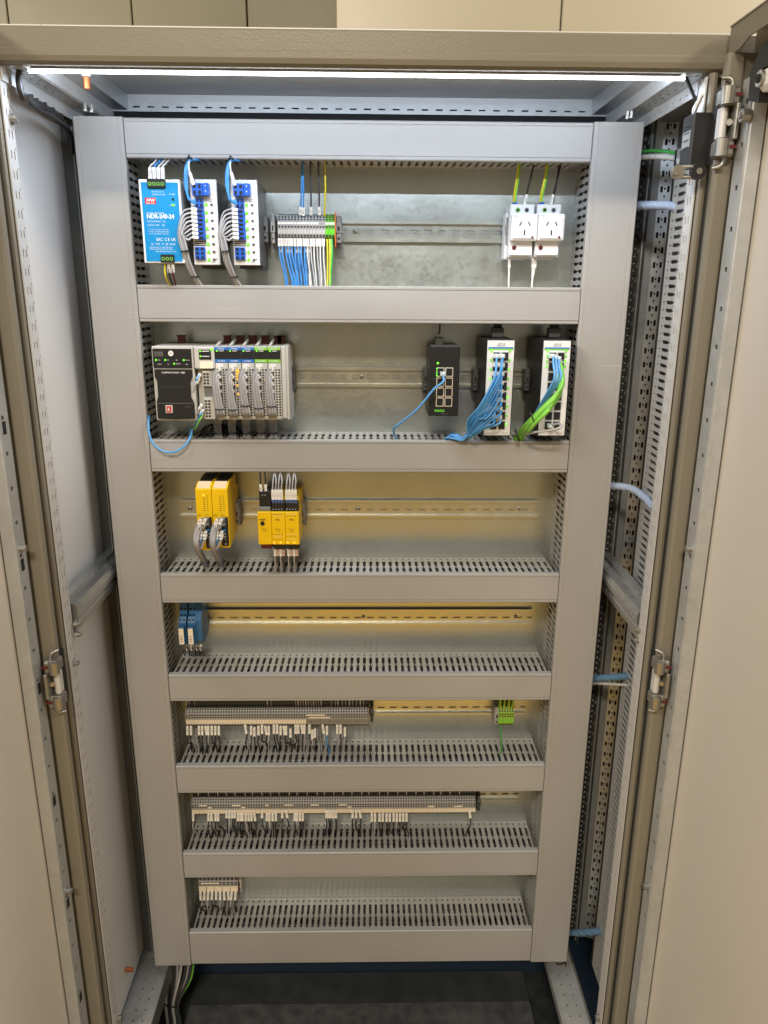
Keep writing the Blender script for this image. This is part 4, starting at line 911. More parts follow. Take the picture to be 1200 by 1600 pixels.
q = MB(); q.text('WAGO', xa+.010, 1.2598, zb+.0075, .0055, GGLOW, bold=.03); q.text('852-1112', xa+.0235, 1.2598, zb+.0035, .0026, GINK)  # green lettering carries a faint glow, not a light
for j in range(4): q.text(str(j+1), xa+.0085, 1.2598, za-.042-j*.0145, .003, GINK)
q.build('lettering', s1)
for (dx, dz) in ((.014, .0275), (.0135, .037), (.0135, .044), (.0135, .0485)):
    q = MB(); q.cyl((xa+dx, 1.2602, za-dz), (0, -1, 0), .0020, .0010, LEDG, 10); q.build('indicator_light', s1)
q = MB(); c = P(686, 530, 1.30); q.box(c.x-.007, c.x+.007, 1.29, 1.31, za+.0005, za+.014, DGREY, .001); q.build('power_plug', s1)
a = P(686, 522, 1.30); wire([a, a+Vector((.001, 0, .01)), Vector((a.x+.001, 1.298, LIDS[1][1]+.008))], .0016, WDARK, 'dark wire above the small black network switch')
def bigsw(u0, u1, label, cab):
    y = 1.220; xa, xb = P(u0, 535, y).x, P(u1, 535, y).x; za, zb = P(780, 532, y).z, P(780, 680, y).z
    t = thing('network_switch', label, 'network switch', ((xa+xb)/2, YP-.008, ZR[1]), 'network switches')
    q = MB(); q.box(xa-.0015, xb+.0015, y+.001, YP-.012, zb-.0015, za+.0015, BLACK, .0012); q.build('housing', t)
    q = MB(); q.box(xa, xb, y, y+.0009, zb, za, WHITE)
    q.box(xa+.0015, xb-.0015, y-.0003, y-.0001, za-.0130, za-.0108, LBLUE); q.box(xa+.0015, xb-.0015, y-.0003, y-.0001, za-.0155, za-.0132, PLATEG)
    q.text('EDS', (xa+xb)/2, y-.0002, za-.0095, .0075, GINK, align='CENTER', shear=.3); q.text('EKI-7710', xb-.013, y-.0002, zb+.003, .0026, INK)
    q.build('front_plate', t)
    q = MB(); ports(q, xa+.009, xb-.008, za-.018, zb+.009, 2, 8, y, MGREY); q.build('port_block', t)
    for k in range(9 if cab else 4):
        for sd in ((0, 1) if k < 6 else (1,)):
            s_ = MB(); z = za-.0165-k*.0155*(1 if cab else .55); x = (xa+.0068, xb-.0072)[sd]
            s_.box(x-.0015, x+.0015, y-.0010, y-.0001, z-.0022, z+.0018, LEDG if (k+sd) % 3 == 0 else GGLOW); s_.build('indicator_light', t)
    q = MB(); c = P((u0+u1)/2-6, 520, 1.285); q.box(c.x-.010, c.x+.010, 1.275, 1.297, za+.002, za+.018, DGREY, .001); q.box(c.x-.007, c.x+.007, 1.28, 1.292, za+.0182, za+.024, BLACK, .001); q.build('power_plug', t)
    a = Vector((c.x, 1.286, za+.024)); wire([a, a+Vector((0, 0, .012)), Vector((c.x, 1.286, LIDS[1][1]+.006))], .0024, WBLACK, 'black power wire above the '+('middle' if cab else 'right')+' network switch', n=6)
    return xa, xb, za, zb, y
A = bigsw(762, 804, 'white faced network switch full of blue cables', True)
B = bigsw(850, 892, 'white faced network switch with green and blue cables at the right end', False)
clamp(664, 592, 1, 'dark end clamp left of the small black network switch', .009, .044, .030, DGREY); clamp(741, 592, 1, 'dark end clamp left of the switch full of blue cables', .009, .044, .030, DGREY); clamp(821, 592, 1, 'dark end clamp between the two white faced switches', .009, .044, .030, DGREY)
def plug(x, y, z, label):
    s_ = MB(); s_.box(x-.0048, x+.0048, y-.016, y-.0013, z-.0035, z+.0035, CLEAR, .0008); s_.cyl((x, y-.0162, z), (0, -1, -.3), .0028, .006, CLEAR, 8, .0022)
    tag(s_.build('network_plug', loc=(x, y, z)), label, 'plug', 'clear network plugs')
c = P(692, 584, 1.25); plug(c.x, 1.26, c.z, 'clear network plug in the small black switch')
a = Vector((c.x, 1.239, c.z-.002)); e = PZ(620, 687, LIDS[2][0]-.004)
wire([a, a+Vector((-.001, -.007, -.010)), P(678, 608, 1.232), P(655, 636, 1.236), P(630, 658, 1.246), P(616, 669, 1.258), P(616, 678, 1.270), e], .0020, SKY, 'single blue network cable curving from the small black switch to the duct', name='network_cable', cat='cable', n=8)
tip = PZ(722, 686, LIDS[2][0]+.004)
for k in range(16):
    row, cc = k//2, k % 2
    x = A[0]+.0135+cc*.0095; z = A[2]-.0245-row*.0145
    plug(x, A[4], z, 'clear network plug in the white faced switch full of blue cables')
    a = Vector((x, A[4]-.019, z-.001)); e = tip+Vector(((k % 5-2)*.0022, (k % 3-1)*.0040, -.002+.0015*(k % 2)))
    pts = [a, a+Vector((-.002, -.008, -.008))]
    if row < 5: pts += [P(772-row*4+cc*6, 592+row*15, 1.178+row*.003)]
    pts += [P(750-row*.8+cc*4+(row > 4)*6, 634+row*5.2, 1.184+row*.003), P(731+k*.7, 657+k*1.6, 1.212+.0022*(k % 4)), Vector((e.x+.012, e.y-.008, e.z+.010)), e, e+Vector((-.010-.0008*k, .010, .008-.002*(k % 4))), e+Vector((-.014-.0008*k, .022, -.014))]
    wire(pts, .0018, WBLUE if k % 3 else SKY, 'blue network cable fanning down from the white faced switch', 'blue network cables of the middle switch', name='network_cable', cat='cable', n=7)
q = MB(); cx, cy2, cz = tip.x+.010, tip.y-.003, tip.z+.006
q.tube([(cx+math.cos(a)*.004+math.sin(a)*.002, cy2+math.sin(a)*.0085, cz+math.cos(a)*.0085) for a in [2*math.pi*n/14 for n in range(15)]], .0013, BLACK, 6, 1); tag(q.build('cable_tie'), 'black tie holding the blue network cables at the duct', 'cable tie')
tip = PZ(812, 686, LIDS[2][0]+.003)
gl = []
for k in range(6):
    x = B[0]+.024; z = B[2]-.034-k*.0075; a = Vector((x, B[4]-.021, z))
    if k < 5: plug(x, B[4], z+.001, 'clear network plug with green cable in the right end switch')
    kk = (k % 3-1)*.0052; ll = (k//3-.5)*.0060
    pts = [a, a+Vector((.002, -.008, -.012)), P(877-k*4, 606+k*7, 1.174), P(849-k*2.5, 636+k*5, 1.184+ll), P(826+kk*300, 661+k*2.2, 1.202+ll), tip+Vector((kk, ll, .006)), tip+Vector((kk-.002, .012+ll, -.014))]
    wire(pts, .0034, LIME if k % 2 else LIMED, 'thick green network cable sweeping down from the right end switch', 'green network cables of the right switch', name='network_cable', cat='cable', n=8)
for k in range(3):
    x = B[0]+.0125+k*.005; z = B[2]-.024-.002*k; plug(x, B[4], z, 'clear network plug with blue cable in the right end switch')
    a = Vector((x, B[4]-.021, z)); wire([a, a+Vector((-.001, -.007, -.012)), P(866+k*5, 592, 1.180), P(850+k*3, 622, 1.20), P(836, 648, 1.235), PZ(826, 684, LIDS[2][0]-.004)], .0019, SKY, 'blue network cable behind the green cables of the right end switch', 'blue network cables of the right switch', name='network_cable', cat='cable', n=7)
a = P(877, 664, 1.20); plug(P(858, 664, 1.22).x, B[4], P(858, 664, 1.22).z, 'clear network plug at the bottom of the right end switch')
wire([P(862, 664, 1.205), P(874, 662, 1.190), P(877, 667, 1.182), P(862, 672, 1.186), P(832, 676, 1.205), tip+Vector((.006, .002, .004)), tip+Vector((-.004, .012, -.010))], .0021, WGREY, 'grey network cable crossing the bottom of the right end switch', name='network_cable', cat='cable', n=8)
for (u, v, yy, s_, lb) in ((832, 652, 1.195, 1.5, 'black tie around the middle of the green cables'), (808, 680, 1.235, 1.3, 'black tie where the green cables enter the duct')):
    c = P(u, v, yy); q = MB(); q.tube([c+Vector((math.cos(a)*.0045, math.sin(a)*.0095*s_/1.4, math.cos(a)*-.009+math.sin(a)*.003)) for a in [2*math.pi*n/14 for n in range(15)]], .0013, BLACK, 6, 1); tag(q.build('cable_tie'), lb, 'cable tie')

# ================================================================== ROW 3
def ysafe(i):
    y = 1.232; xa = P(307, 800, y).x+i*.0286; xb = xa+.0280; za, zb = P(330, 765, y).z, P(345, 857, y).z-(.003 if i == 0 else -.002)
    t = thing('safety_controller', ('left', 'right')[i]+' yellow safety controller of the pair with wires plugged in front', 'module', ((xa+xb)/2, YP-.008, ZR[2]), 'pair of yellow safety controllers')
    q = MB(); q.prism([(y, zb), (y, za), (y+.018, za+.008), (y+.028, za+.009), (YP-.030, za+.010), (YP-.028, za-.014), (YP-.012, za-.016), (YP-.012, zb+.018), (YP-.04, zb+.008), (y+.004, zb)], 'x', xa+.0002, xb-.0002, YEL); q.build('housing', t)
    q = MB(); q.prism([(y+.022, za+.0088), (y+.026, za+.0105), (YP-.036, za+.012), (YP-.034, za+.0104)], 'x', xa+.003, xb-.003, BLACK)
    for k in range(7): q.box(xa+.003, xb-.003, y+.003+k*.0028, y+.0040+k*.0028, za+.0015+k*.0012, za+.0032+k*.0012, CREAM)
    q.build('vent_grille', t)
    q = MB(); q.box(xa+.0145, xb-.0015, y-.004, y-.0002, zb+.004, za-.050, BLACK, .0008)
    for k in range(6): q.cyl((xa+.021, y-.0041, za-.057-k*.0085), (0, -1, 0), .0018, .0004, MGREY, 8)
    q.build('terminal_connector', t)
    q = MB()
    for k in range(8): q.box(xa+.013, xa+.0165, y-.0004, y-.0002, za-.012-k*.0038, za-.0112-k*.0038, INK); q.box(xa+.0195, xa+.0215, y-.0004, y-.0002, za-.012-k*.0038, za-.0112-k*.0038, INK)
    q.text('pilz', xa+.002, y-.0003, za-.048, .004, INK); q.text('m1p', xa+.015, y-.0003, za-.047, .0035, INK); q.build('lettering', t)
    if i == 0: q = MB(); q.box(xa+.0125, xa+.0165, y-.0008, y-.0004, za-.012, za-.0085, AMB); q.build('indicator_light', t)
    b = thing('wire_bundle', 'grey wires with white sleeves in front of the '+('left', 'right')[i]+' yellow safety controller', 'wires', (xa+.01, y, za-.07), 'grey bundles on the yellow safety controllers')
    zbt = LIDS[3][0]-.003; pe = PZ(323 if i == 0 else 347, 884, zbt)
    for k in range(12):
        grp = k//6; p0 = Vector((xa+.0165+(k % 2)*.0045, y-.004, (za-.052-(k % 6)//2*.0050) if grp == 0 else (za-.074-(k % 6)//2*.0060))); kk = (k % 4-1.5)*.0024; yy = (k//4)*.0024
        mm = WBLUE if k == 7 else (WGREY if k % 3 else mats_darker)
        lft = xa+.0075
        s0 = p0+Vector((-.004-.0035*(k % 2 == 0), -.011, .0)); pts = [p0, s0, Vector((lft+kk-.0035, y-.023+yy, p0.z-.018)), Vector((lft+kk-.005, y-.024+yy, za-.100)), Vector((pe.x+kk, pe.y-.016+yy, zbt+.012)), Vector((pe.x+kk*.8, pe.y-.004+yy, zbt-.010))]
        wire(pts, .0020, mm, '', parent=b)
        if (k % 6) < 3 or k == 9: s_ = MB(); mk_sleeve(s_, s0+Vector((.002, -.003, .003)), Vector((-.0022, -.001, -.0055)), .0100, .0048); s_.build('marker_sleeve', b)
    s_ = MB(); s_.tube([(pe.x+math.cos(a)*.008, pe.y-.012+math.sin(a)*.007, zbt+.014) for a in [2*math.pi*n/14 for n in range(15)]], .0011, BLACK, 6, 1); s_.build('cable_tie', b)
ysafe(0); ysafe(1)
clamp(373, 797, 2, 'grey end clamp right of the pair of yellow safety controllers', .010, .046, .036)
def ymod(i):
    y = 1.235; xs_ = [P(403, 826, y).x, P(424.5, 826, y).x, P(446, 826, y).x, P(467.5, 826, y).x]; xa, xb = xs_[i]+.0002, xs_[i+1]-.0002
    za, zb = P(420, 800, y).z, P(420, 851, y).z
    t = thing('interface_module', ['yellow module with a black plug and round knob, left of three', 'middle yellow module of three with blue banded sleeves', 'right yellow module of three with blue banded sleeves'][i], 'module', ((xa+xb)/2, YP-.008, ZR[2]), 'row of three yellow interface modules')
    q = MB(); q.box(xa, xb, y, YP-.014, zb, za, YEL, .0008); q.box(xa+.001, xb-.001, y+.020, YP-.013, za+.0003, za+.022, YEL if i else DGREY, .001); q.build('housing', t)
    q = MB()
    if i == 0: q.box(xa+.003, xb-.0005, y+.008, y+.019, za+.0003, za+.036, BLACK, .001); q.box(xa+.002, xb-.001, y+.0050, y+.0078, za+.0003, za+.008, MGREY, .001); q.cyl((xa+.009, y+.0079, za+.029), (0, -1, 0), .0008, .0003, WINK, 6); q.cyl((xa+.014, y+.0079, za+.029), (0, -1, 0), .0008, .0003, WINK, 6)
    else:
        q.box(xa+.0005, xb-.0005, y+.004, y+.019, za+.0003, za+.0165, BLACK, .001)
        for k in range(4): q.cyl((xa+.003+k*.0052, y+.0039, za+.004), (0, -1, 0), .0008, .0003, WINK, 6)
    q.build('terminal_connector', t)
    q = MB(); q.box(xa+.001 if i else xa+.004, xb-.0005, y+.002, y+.02, zb-.0085, zb-.0003, REDD if i == 0 else BLACK, .001); q.build('terminal_connector', t)
    q = MB(); q.text('INDEX' if i == 0 else 'SICK', xa+(.003 if i == 0 else .007), y-.0002, za-.0155, .0038, INK, bold=.03); q.text('FX3-XTI', xa+.0055, y-.0002, za-.033, .0029, INK); q.text('84002', xa+.0085, y-.0002, za-.0365, .0025, INK)
    if i == 0: q.cyl((xa+.0085, y, za-.021), (0, -1, 0), .0040, .0014, BLACK, 16)
    else:
        for r_, z_ in enumerate((.0045, .0070, .042, .0455, .0515)):
            for k in range(4): q.box(xa+.003+k*.0048, xa+.0045+k*.0048, y-.0004, y-.0002, za-z_-.0007, za-z_+.0007, INK if (r_+i) % 2 else CREAM)
    q.build('lettering', t)
    if i:
        q = MB(); q.box(xa+.001, xa+.005, y-.0006, y-.0003, zb+.0025, zb+.0055, AMB); q.box(xa+.013, xa+.017, y-.0006, y-.0003, zb+.0025, zb+.0055, AMB); q.build('indicator_light', t)
        for k in range(4):
            a = Vector((xa+.0028+k*.0052, y+.010, za+.016)); top = Vector((a.x+.001*(k-1.5), y+.020, za+.062))
            s_ = wire([a, a+Vector((0, 0, .026)), a+Vector((.0012, .002, .040)), a+Vector((.003*(-1)**k, .020, .058)), Vector((a.x+.004, y+.050, LIDS[2][1]+.008))], .0014, WGREY, 'grey wire with white sleeve rising from the '+('middle', 'right')[i-1]+' yellow module of three', 'wires on top of the yellow modules')
            m_ = MB(); mk_sleeve(m_, a+Vector((0, 0, .0045)), (0, 0, 1), .018, .0046); mk_sleeve(m_, a, (0, 0, 1), .0044, .0044, NAVY); m_.build('marker_sleeve', s_)
            a = Vector((xa+.0028+k*.0052, y+.012, zb-.009)); zbt = LIDS[3][0]-.003
            s_ = wire([a, a+Vector((0, 0, -.016)), a+Vector((-.001, .004, -.030)), Vector((a.x-.001, y+.030, zbt-.008))], .0014, WDARK if k % 2 else WGREY, 'grey wire with pinkish sleeve hanging under the '+('middle', 'right')[i-1]+' yellow module of three', 'wires under the yellow modules')
            m_ = MB(); mk_sleeve(m_, a+Vector((0, 0, -.003)), (0, 0, -1), .0135, .0044, PINKS if k % 2 else SLEEVE); m_.build('marker_sleeve', s_)
    else:
        for k in range(2):
            a = Vector((xa+.007+k*.008, y+.012, za+.035)); s_ = wire([a, a+Vector((-.001+k*.001, 0, .013)), Vector((a.x-.002, y+.02, LIDS[2][1]+.006))], .0016, WBLACK, ('left', 'right')[k]+' black wire with white sleeve on the black plug of the yellow module', 'wires on the black plug', sleeve=(.013, .0042))
PINKS = mat('pinkish_marker_sleeve', (0.62, 0.42, 0.33), .5)
for i in range(3): ymod(i)
clamp(474, 797, 2, 'grey end clamp right of the three yellow modules', .010, .046, .036)

# ================================================================== ROW 4
for i in range(2):
    y = 1.272; xa = P(278.5 + i*14.5, 985, y).x; xb = xa+.0150; zl1, zl0 = P(285, 975, y).z, P(285, 1006, y).z
    t = thing('relay', ('left', 'right')[i]+' small blue relay with a white label in the fourth row', 'relay', ((xa+xb)/2, YP-.008, ZR[3]), 'small blue relays')
    q = MB(); q.prism([(YP-.01, zl0+.006), (y+.03, zl0-.008), (y+.008, zl0-.004), (y+.004, zl0+.004), (y+.004, zl1), (y+.012, zl1+.010), (y+.020, zl1+.012), (y+.024, zl1+.034), (YP-.01, zl1+.034)], 'x', xa, xb-.0005, BREL); 
    for dx in (.0035, .0105):
        q.cyl((xa+dx, y+.0155, zl1+.0112), (0, -.4, 1), .0020, .0006, DARK, 8); q.cyl((xa+dx, y+.0215, zl1+.022), (0, -1, .1), .0020, .0006, DARK, 8); q.cyl((xa+dx, y+.0075, zl1+.005), (0, -.7, .6), .0018, .0006, DARK, 8)
    q.build('relay_base', t)
    q = MB(); q.box(xa+.0015, xb-.0025, y-.006, y+.0038, zl0+.001, zl1-.004, BREL, .001); q.box(xa+.0022, xb-.0035, y-.0065, y-.0061, zl0+.0045, zl1-.007, CREAM); q.box(xa+.0022, xb-.0035, y-.0065, y-.0061, zl0+.0020, zl0+.0042, SLEEVE)
    for k in range(4): q.box(xa+.004, xb-.006, y-.0068, y-.0066, zl0+.008+k*.0035, zl0+.0088+k*.0035, INK)
    q.build('relay_body', t)
q = MB(); xa = P(305.5, 985, 1.28).x; q.prism([(YP-.01, zl0-.002), (1.30, zl0-.008), (1.285, zl0), (1.280, zl1+.004), (1.295, zl1+.020), (1.302, zl1+.036), (YP-.01, zl1+.036)], 'x', xa, xa+.012, BREL)
for k in range(3): q.cyl((xa+.0121, 1.31, zl0+.006+k*.012), (1, 0, 0), .003, .0004, NAVY, 10)
q.box(xa+.0122, xa+.0125, 1.292, 1.299, zl0+.008, zl0+.020, MGREY)
tag(q.build('relay'), 'blue relay seen from its bare side, right of the two labelled ones', 'relay', 'small blue relays')
for k, u in enumerate((292.5, 299.5, 308, 314)):
    a = P(u, 1007, 1.295); e = PZ(u-4+k, 1024, LIDS[3+1][0]-.003)
    wire([a, a+Vector((0, 0, -.013)), e+Vector((0, -.002, .012)), e], .0014, WDARK, ['first', 'second', 'third', 'fourth'][k]+' sleeved wire from left under the small blue relays', 'wires under the small blue relays', sleeve=(.0125, .0042))

# ================================================================== ROWS 5 - 7 terminals
TB = mat('stone_terminal', (0.36, 0.36, 0.35), 0.45)
x0, x1 = P(290, 1120, 1.30).x, P(576, 1120, 1.30).x; n5 = 70; pw = (x1-x0)/n5; zc = ZR[4]
tm = term_mesh('terminal_block', TB, pw, CREAM, (-.0095, -.0005), low=True); k5 = int((478-290)/(576-290)*n5)
run_terms(tm, [x0+pw*(i+.5) for i in range(k5)], zc, 'grey terminal with cream marker in the shorter long strip', 'cream marked terminals of the shorter strip')
tm = term_mesh('terminal_block', TB, pw, mat('taupe_marker', (0.25, .22, .19), .5), (-.0095, -.0005), low=True)
run_terms(tm, [x0+pw*(i+.5) for i in range(k5, n5)], zc, 'grey terminal with taupe marker in the shorter strip', 'taupe marked terminals of the shorter strip')
def bridge(u0, u1, z, row, lab):
    a, b = P(u0, 1115, 1.298).x, P(u1, 1115, 1.298).x; q = MB(); q.box(a, b, YP-.0525, YP-.0508, z-.0014, z+.0014, CREAM, .0004); tag(q.build('jumper_bar'), lab, 'jumper', 'cream jumper bars')
bridge(478, 508, zc+.0098, 4, 'upper cream jumper bar on the shorter strip'); bridge(482, 516, zc+.0040, 4, 'lower cream jumper bar on the shorter strip')
def droptail(u, v, row, ztop, mt, label, group, L=.0200, lean=0.0, up=False):
    y = YP-.053; a = P(u, v, y); zb = LIDS[row+1][0]-.003
    if up: return
    e = Vector((a.x+random.uniform(-.005, .005), random.uniform(YD+.045, YD+.072), zb-.008))
    o = wire([a, a+Vector((lean, -.004, -L)), a+Vector((lean+random.uniform(-.002, .002), -.007+random.uniform(-.003, .003), -L-.014)), e+Vector((0, -.003, .02)), e], .0014, mt, label, group, sleeve=(L-.001, .0045))
    return o
S5 = [(293, 0), (298.5, 0), (311, 0), (316, 0), (321, 0), (325.5, 0), (331, 0), (336.5, 0), (342, 0), (383, -1), (392.5, 0), (397.5, 1), (404, 0), (409.5, -1), (414.5, 0), (420, 0), (428, -1), (433, -1), (438.5, 0), (443, 0), (447, 0), (454, 2), (462, -1), (466, -1), (471, -1), (475.5, -1), (483.5, -1), (488, 3), (492, 2), (504, -1), (511, 0), (527, -1), (532, -1), (539, 1)]
for k, (u, dv) in enumerate(S5):
    droptail(u, 1134+dv*2, 4, 0, WBLACK if k < 25 and k % 5 else (WGREY if k % 2 else WDARK) if u != 511 else WBLUE, 'sleeved wire hanging from the shorter of the two long terminal strips' if u != 511 else 'blue wire with white sleeve hanging from the shorter strip', 'sleeved wires under the shorter terminal strip' if u != 511 else None, lean=.003*(k % 5 == 4))
for k, u in enumerate((302, 306, 386, 496, 500, 535, 545)):
    a = P(u, 1138, YP-.046); e = Vector((a.x+.004, YD+.05, LIDS[5][0]-.008)); wire([a, a+Vector((0, -.002, -.02)), e+Vector((-.001, 0, .02)), e], .0014, WGREY if k % 2 else mats_darker, 'bare grey wire without sleeve hanging from the shorter terminal strip', 'bare grey wires under the shorter strip')
# feeders above row 5
for k, u in enumerate([292, 296, 304, 418, 424]+[462+4*j for j in range(11)]+[518, 524, 528, 535, 540, 546, 551, 557, 563, 568]):
    a = P(u, 1106, YP-.036); b = Vector((a.x-.002, YP-.030, LIDS[4][1]+.006)); wire([a, a.lerp(b, .5)+Vector((.001, -.002, 0)), b], .0013, WGREY if k % 3 else SLEEVE, 'thin pale wire dropping from the duct onto the shorter terminal strip', 'feed wires above the shorter terminal strip', n=5)
q = MB(); q.box(x1+.0002, x1+.0012, YP-.051, YP-.010, zc-.024, zc+.025, REDD); tag(q.build('end_plate'), 'dark red end plate of the shorter terminal strip', 'end plate')
clamp(581, 1120, 4, 'grey end clamp at the right end of the shorter terminal strip', .006, .040, .026, DGREY)
x0, x1 = P(779, 1120, 1.30).x, P(803, 1120, 1.30).x; pw = (x1-x0)/6
tm = term_mesh('terminal_block', mat('yellow_green_terminal', (0.30, 0.50, 0.05), .45), pw, PLATEG, (-.0095, -.0005), low=True)
run_terms(tm, [x0+pw*(i+.5) for i in range(6)], zc, 'yellow green earth terminal right of the shorter strip', 'yellow green earth terminals')
clamp(773, 1120, 4, 'grey end clamp left of the yellow green earth terminals', .008, .044, .034, TG)
for k in range(8):
    a = P(779+k*3.3, 1108, YP-.042); b = Vector((a.x+.002*((k % 3)-1), YP-.040, LIDS[4][1]+.006)); wire([a, a.lerp(b, .5)+Vector((.002*(-1)**k, -.006, 0)), b], .0016, WYEL if k % 2 else LIME, ('yellow' if k % 2 else 'green')+' wire arching onto the yellow green earth terminals', 'wires above the yellow green earth terminals')
a = P(781, 1134, YP-.05); e = PZ(782, 1178, LIDS[5][0]-.004); wire([a, a+Vector((.002, -.004, -.015)), e+Vector((.002, 0, .012)), e], .0015, WGREEN, 'single green wire hanging under the yellow green earth terminals')

x0, x1 = P(299, 1256, 1.30).x, P(743, 1256, 1.30).x; n6 = 112; pw = (x1-x0)/n6; zc = ZR[5]
tm = term_mesh('terminal_block', TB, pw, CREAM, (-.0100, -.0010), low=True)
run_terms(tm, [x0+pw*(i+.5) for i in range(n6)], zc, 'grey terminal with cream marker in the longest terminal strip', 'terminals of the longest strip')
for (u0, u1, up, lb) in ((300, 313, 1, 'first cream jumper bar from left on the longest strip'), (315, 321, 0, 'small low jumper bar near the left end of the longest strip'), (354, 368, 1, 'second large jumper bar from left on the longest strip'), (369, 376, 0, 'small low jumper bar beside the second large one, longest strip'), (408, 414, 1, 'small upper jumper bar left of the centre of the longest strip'), (439, 453, 1, 'third large jumper bar from left on the longest strip'), (482, 495, 1, 'fourth large jumper bar from left on the longest strip'), (528, 541, 1, 'fifth large jumper bar from left on the longest strip'), (542, 548, 0, 'small low jumper bar right of the centre of the longest strip'), (673, 683, 0, 'short jumper bar near the right end of the longest strip'), (715, 729, 0, 'rightmost jumper bar on the longest strip')):
    bridge(u0, u1, zc+(.0098 if up else .0045), 5, lb)
S6 = [302, 326, 330.5, 337, 341, 354, 358.5, 363, 367, 372, 376, 379, 384, 388.5, 393, 397, 409.5, 417, 421, 426, 431, 441, 447, 460.5, 464, 468.5, 473, 510, 513.5, 517, 521, 525, 551, 556.5, 561.5, 581, 586, 593, 598, 604, 609, 615, 620, 625, 630, 635, 733]
for k, u in enumerate(S6):
    hi = 354 <= u <= 368 or u in (409.5, 441, 447) or 510 <= u <= 562 or u == 733
    droptail(u, (1266 if hi else 1270.5)+(1 if 580 < u < 640 else 0)-1, 5, 0, WBLACK if k % 6 else WGREY, 'black wire with white sleeve hanging from the longest terminal strip', 'sleeved wires under the longest terminal strip', lean=.003*(u in (397, 447, 561.5, 733)), L=.0190)
for k in range(60):
    u = 305+k*7+random.uniform(-2, 2)
    if u > 735: break
    a = P(u, 1247, YP-.036); b = Vector((a.x-.002, YP-.030, LIDS[5][1]+.004)); wire([a, a.lerp(b, .5)+Vector((.001, -.002, 0)), b], .0014, SLEEVE if k % 2 else WDARK, 'thin wire dropping from the duct onto the longest terminal strip', 'feed wires above the longest terminal strip', n=5)
clamp(746, 1256, 5, 'grey end clamp at the right end of the longest terminal strip', .007, .040, .030, DGREY)

x0, x1 = P(310.5, 1385, 1.30).x, P(372, 1385, 1.30).x; pw = (x1-x0)/10; zc = ZR[6]+.001
tm = term_mesh('terminal_block', TB, pw, CREAM, (-.0115, .0010), low=True)
run_terms(tm, [x0+pw*(i+.5) for i in range(10)], zc, 'grey terminal with cream marker in the lowest row', 'terminals of the lowest row')
for i in range(5): q = MB(); xq = x0+pw*2*(i+.5); q.box(xq-pw*.93, xq+pw*.93, YP-.0530, YP-.0516, zc-.0115, zc+.0005, CREAM, .0004); tag(q.build('marker_tag'), 'cream double marker tag on the terminals of the lowest row', 'marker', 'marker tags of the lowest row')
q = MB(); q.box(x0+.005, x0+.045, YP-.0530, YP-.0514, zc+.0082, zc+.0112, CREAM, .0004); tag(q.build('jumper_bar'), 'cream jumper bar on the terminals of the lowest row', 'jumper')
for i in range(10):
    droptail(313.5+i*6.1, 1391.5+random.uniform(-.5, .5), 6, 0, [WBLACK, WDARK, WGREY][i % 3], 'sleeved wire hanging from the terminals of the lowest row', 'sleeved wires under the lowest row', lean=random.uniform(-.002, .002), L=.0220)
q = MB(); q.box(x1+.0002, x1+.0014, YP-.051, YP-.010, zc-.024, zc+.025, REDD); tag(q.build('end_plate'), 'dark red end plate of the lowest row terminals', 'end plate')
clamp(377, 1382, 6, 'light grey end clamp right of the lowest row terminals', .009, .050, .034, LGREY)

# ================================================================== cables at the sides and the bottom
def spiral(pts, r, mt, label, turns=7, ring=None):
    q = MB(); q.tube(pts, r, mt, 12, 6)
    o = q.build('spiral_cable', loc=pts[0]); tag(o, label, 'cable', 'wrapped cables crossing to the right side wall')
    s_ = MB(); P0 = [Vector(p) for p in pts]
    def at(t):
        k = min(int(t*(len(P0)-1)), len(P0)-2); f_ = t*(len(P0)-1)-k; q4 = [P0[max(k-1, 0)], P0[k], P0[k+1], P0[min(k+2, len(P0)-1)]]
        p0, p1, p2, p3 = q4; return 0.5*((2*p1)+(p2-p0)*f_+(2*p0-5*p1+4*p2-p3)*f_*f_+(3*p1-p0-3*p2+p3)*f_**3)
    hp = []
    for i in range(turns*10+1):
        t = i/(turns*10); c = at(t); d = (at(min(t+.02, 1))-at(max(t-.02, 0))).normalized(); a = d.orthogonal().normalized(); b = d.cross(a); w = 2*math.pi*i/10
        hp.append(c+(a*math.cos(w)+b*math.sin(w))*(r+.0002))
    s_.tube(hp, .0006, ring or SPIRALL, 5, 1); s_.build('spiral_wrap', o)
spiral([P(985, 322, 1.29), P(1005, 321, 1.27), P(1040, 321, 1.24), P(1064, 325, 1.215), P(1088, 330, 1.20)], .0070, SPIRAL, 'pale blue spiral wrapped cable below the door limit switch')
spiral([P(935, 758, 1.29), P(955, 759, 1.27), P(985, 763, 1.24), P(1008, 778, 1.20), P(1022, 795, 1.17)], .0066, SPIRAL, 'pale blue spiral wrapped cable bending down beside the network switch height')
spiral([P(910, 1060, 1.29), P(930, 1060, 1.27), P(962, 1058, 1.23), P(990, 1056, 1.20)], .0068, SPIRALD, 'steel blue cable level with the right middle hinge', ring=SPIRALD2)
spiral([P(875, 1457, 1.29), P(900, 1457, 1.26), P(925, 1456, 1.22), P(948, 1453, 1.20)], .0068, SPIRALD, 'dark steel blue cable near the bottom of the right vertical duct', ring=SPIRALD2)
spiral([P(990, 247, 1.29), P(1010, 245, 1.28), P(1035, 245, 1.26), P(1058, 248, 1.24), P(1062, 252, 1.22)], .0042, WWHITE, 'white wrapped cable just below the green wire at the top right')
wire([P(990, 239, 1.29), P(1010, 236, 1.28), P(1035, 236, 1.26), P(1060, 239, 1.24)], .0028, WGREEN, 'green wire crossing above the white wrapped cable at the top right', name='cable', cat='cable', n=8)
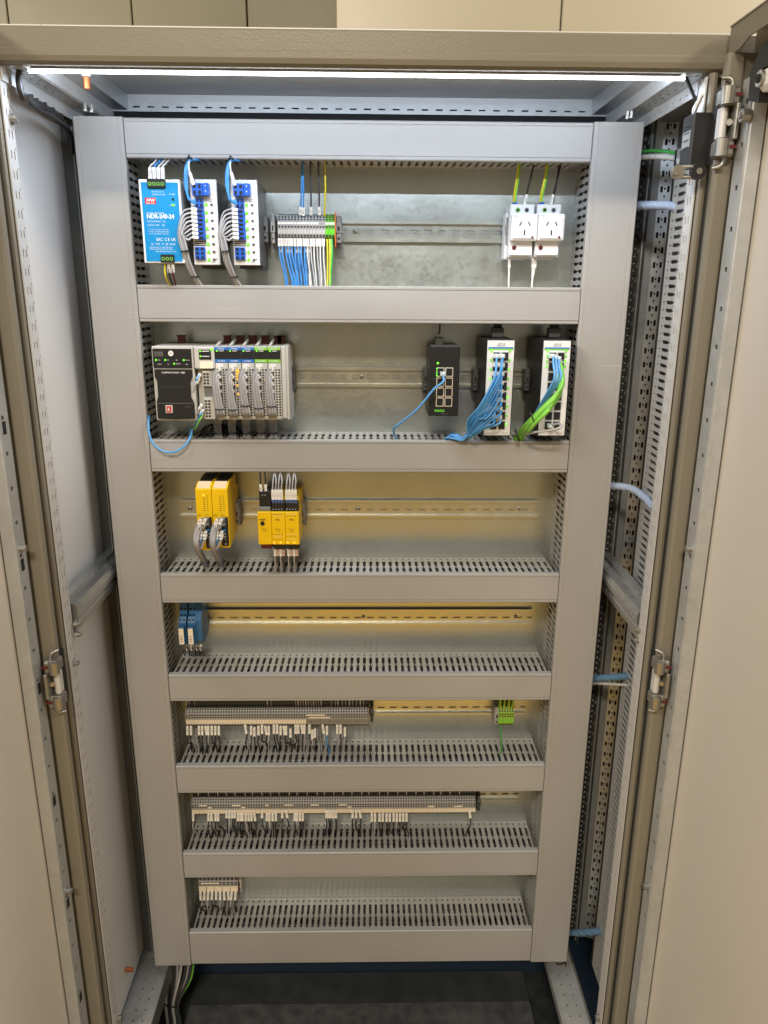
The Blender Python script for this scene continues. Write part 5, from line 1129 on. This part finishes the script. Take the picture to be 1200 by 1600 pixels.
for k in range(3): wire([PX(1098-k*3, 148+k*4, .446), PX(1090-k*3, 165+k*3, .446), PX(1083+k, 185, .449), PX(1083+k, 200, .452)], .0022, WWHITE if k != 1 else WGREY, ['foremost', 'middle', 'rearmost'][k]+' pale wire curling above the door limit switch', 'pale wires above the limit switch', name='cable', cat='cable')
wire([P(925, 1067, 1.28), P(985, 1071, 1.2)], .0030, LGREY, 'thin grey rod under the steel blue cable at hinge level', name='cable', cat='cable')

bt = thing('cable_bundle', 'grey cables tied together below the left end of the ducts', 'cables', (-.41, 1.3, .1))
for k in range(11):
    u = 262+k*3.8+(3 if k > 6 else 0); a = P(u, 1500, 1.30+.006*(k % 3)); mm = [WGREY, WDARK, LGREY, WDARK][k % 4] if k != 10 else LIMED
    c = P(259+k*1.9+(2 if k % 2 else 0), 1568, 1.285+.004*(k % 3)); wire([a, P(u-1+(k > 5)*-4, 1530, 1.30+.005*(k % 3)), c, c+Vector((.002*(k % 3), .0, -.05)), c+Vector((0, .0, -.09))], .0034 if k != 10 else .0026, mm, '', parent=bt, name='cable', n=7)
c = P(268, 1568, 1.285); q = MB(); q.tube([c+Vector((math.cos(a)*.017, math.sin(a)*.013+.004, math.cos(a)*-.003)) for a in [2*math.pi*n/18 for n in range(19)]], .0016, BLACK, 6, 1); q.build('cable_tie', bt)
wire([P(868, 1504, 1.28), P(874, 1507, 1.27), P(884, 1504, 1.265), P(884, 1510, 1.26)], .0018, BLACK, 'black cable end on the right floor rail under the duct', name='cable', cat='cable')

# ------------------------------------------------------------------ labels of look-alikes: say which one, counted from the left
bpy.context.view_layer.update()
def ordn(n): return '%d%s' % (n, 'th' if 10 <= n % 100 <= 20 else {1: 'st', 2: 'nd', 3: 'rd'}.get(n % 10, 'th'))
by = {}
for o in COL.objects:
    if o.parent is None and 'label' in o and o.get('kind') != 'structure': by.setdefault(o['label'], []).append(o)
for lb, os_ in by.items():
    if len(os_) > 1:
        os_.sort(key=lambda o: o.matrix_world.translation.x)
        for i, o in enumerate(os_): o['label'] = lb+', '+ordn(i+1)+' from left'
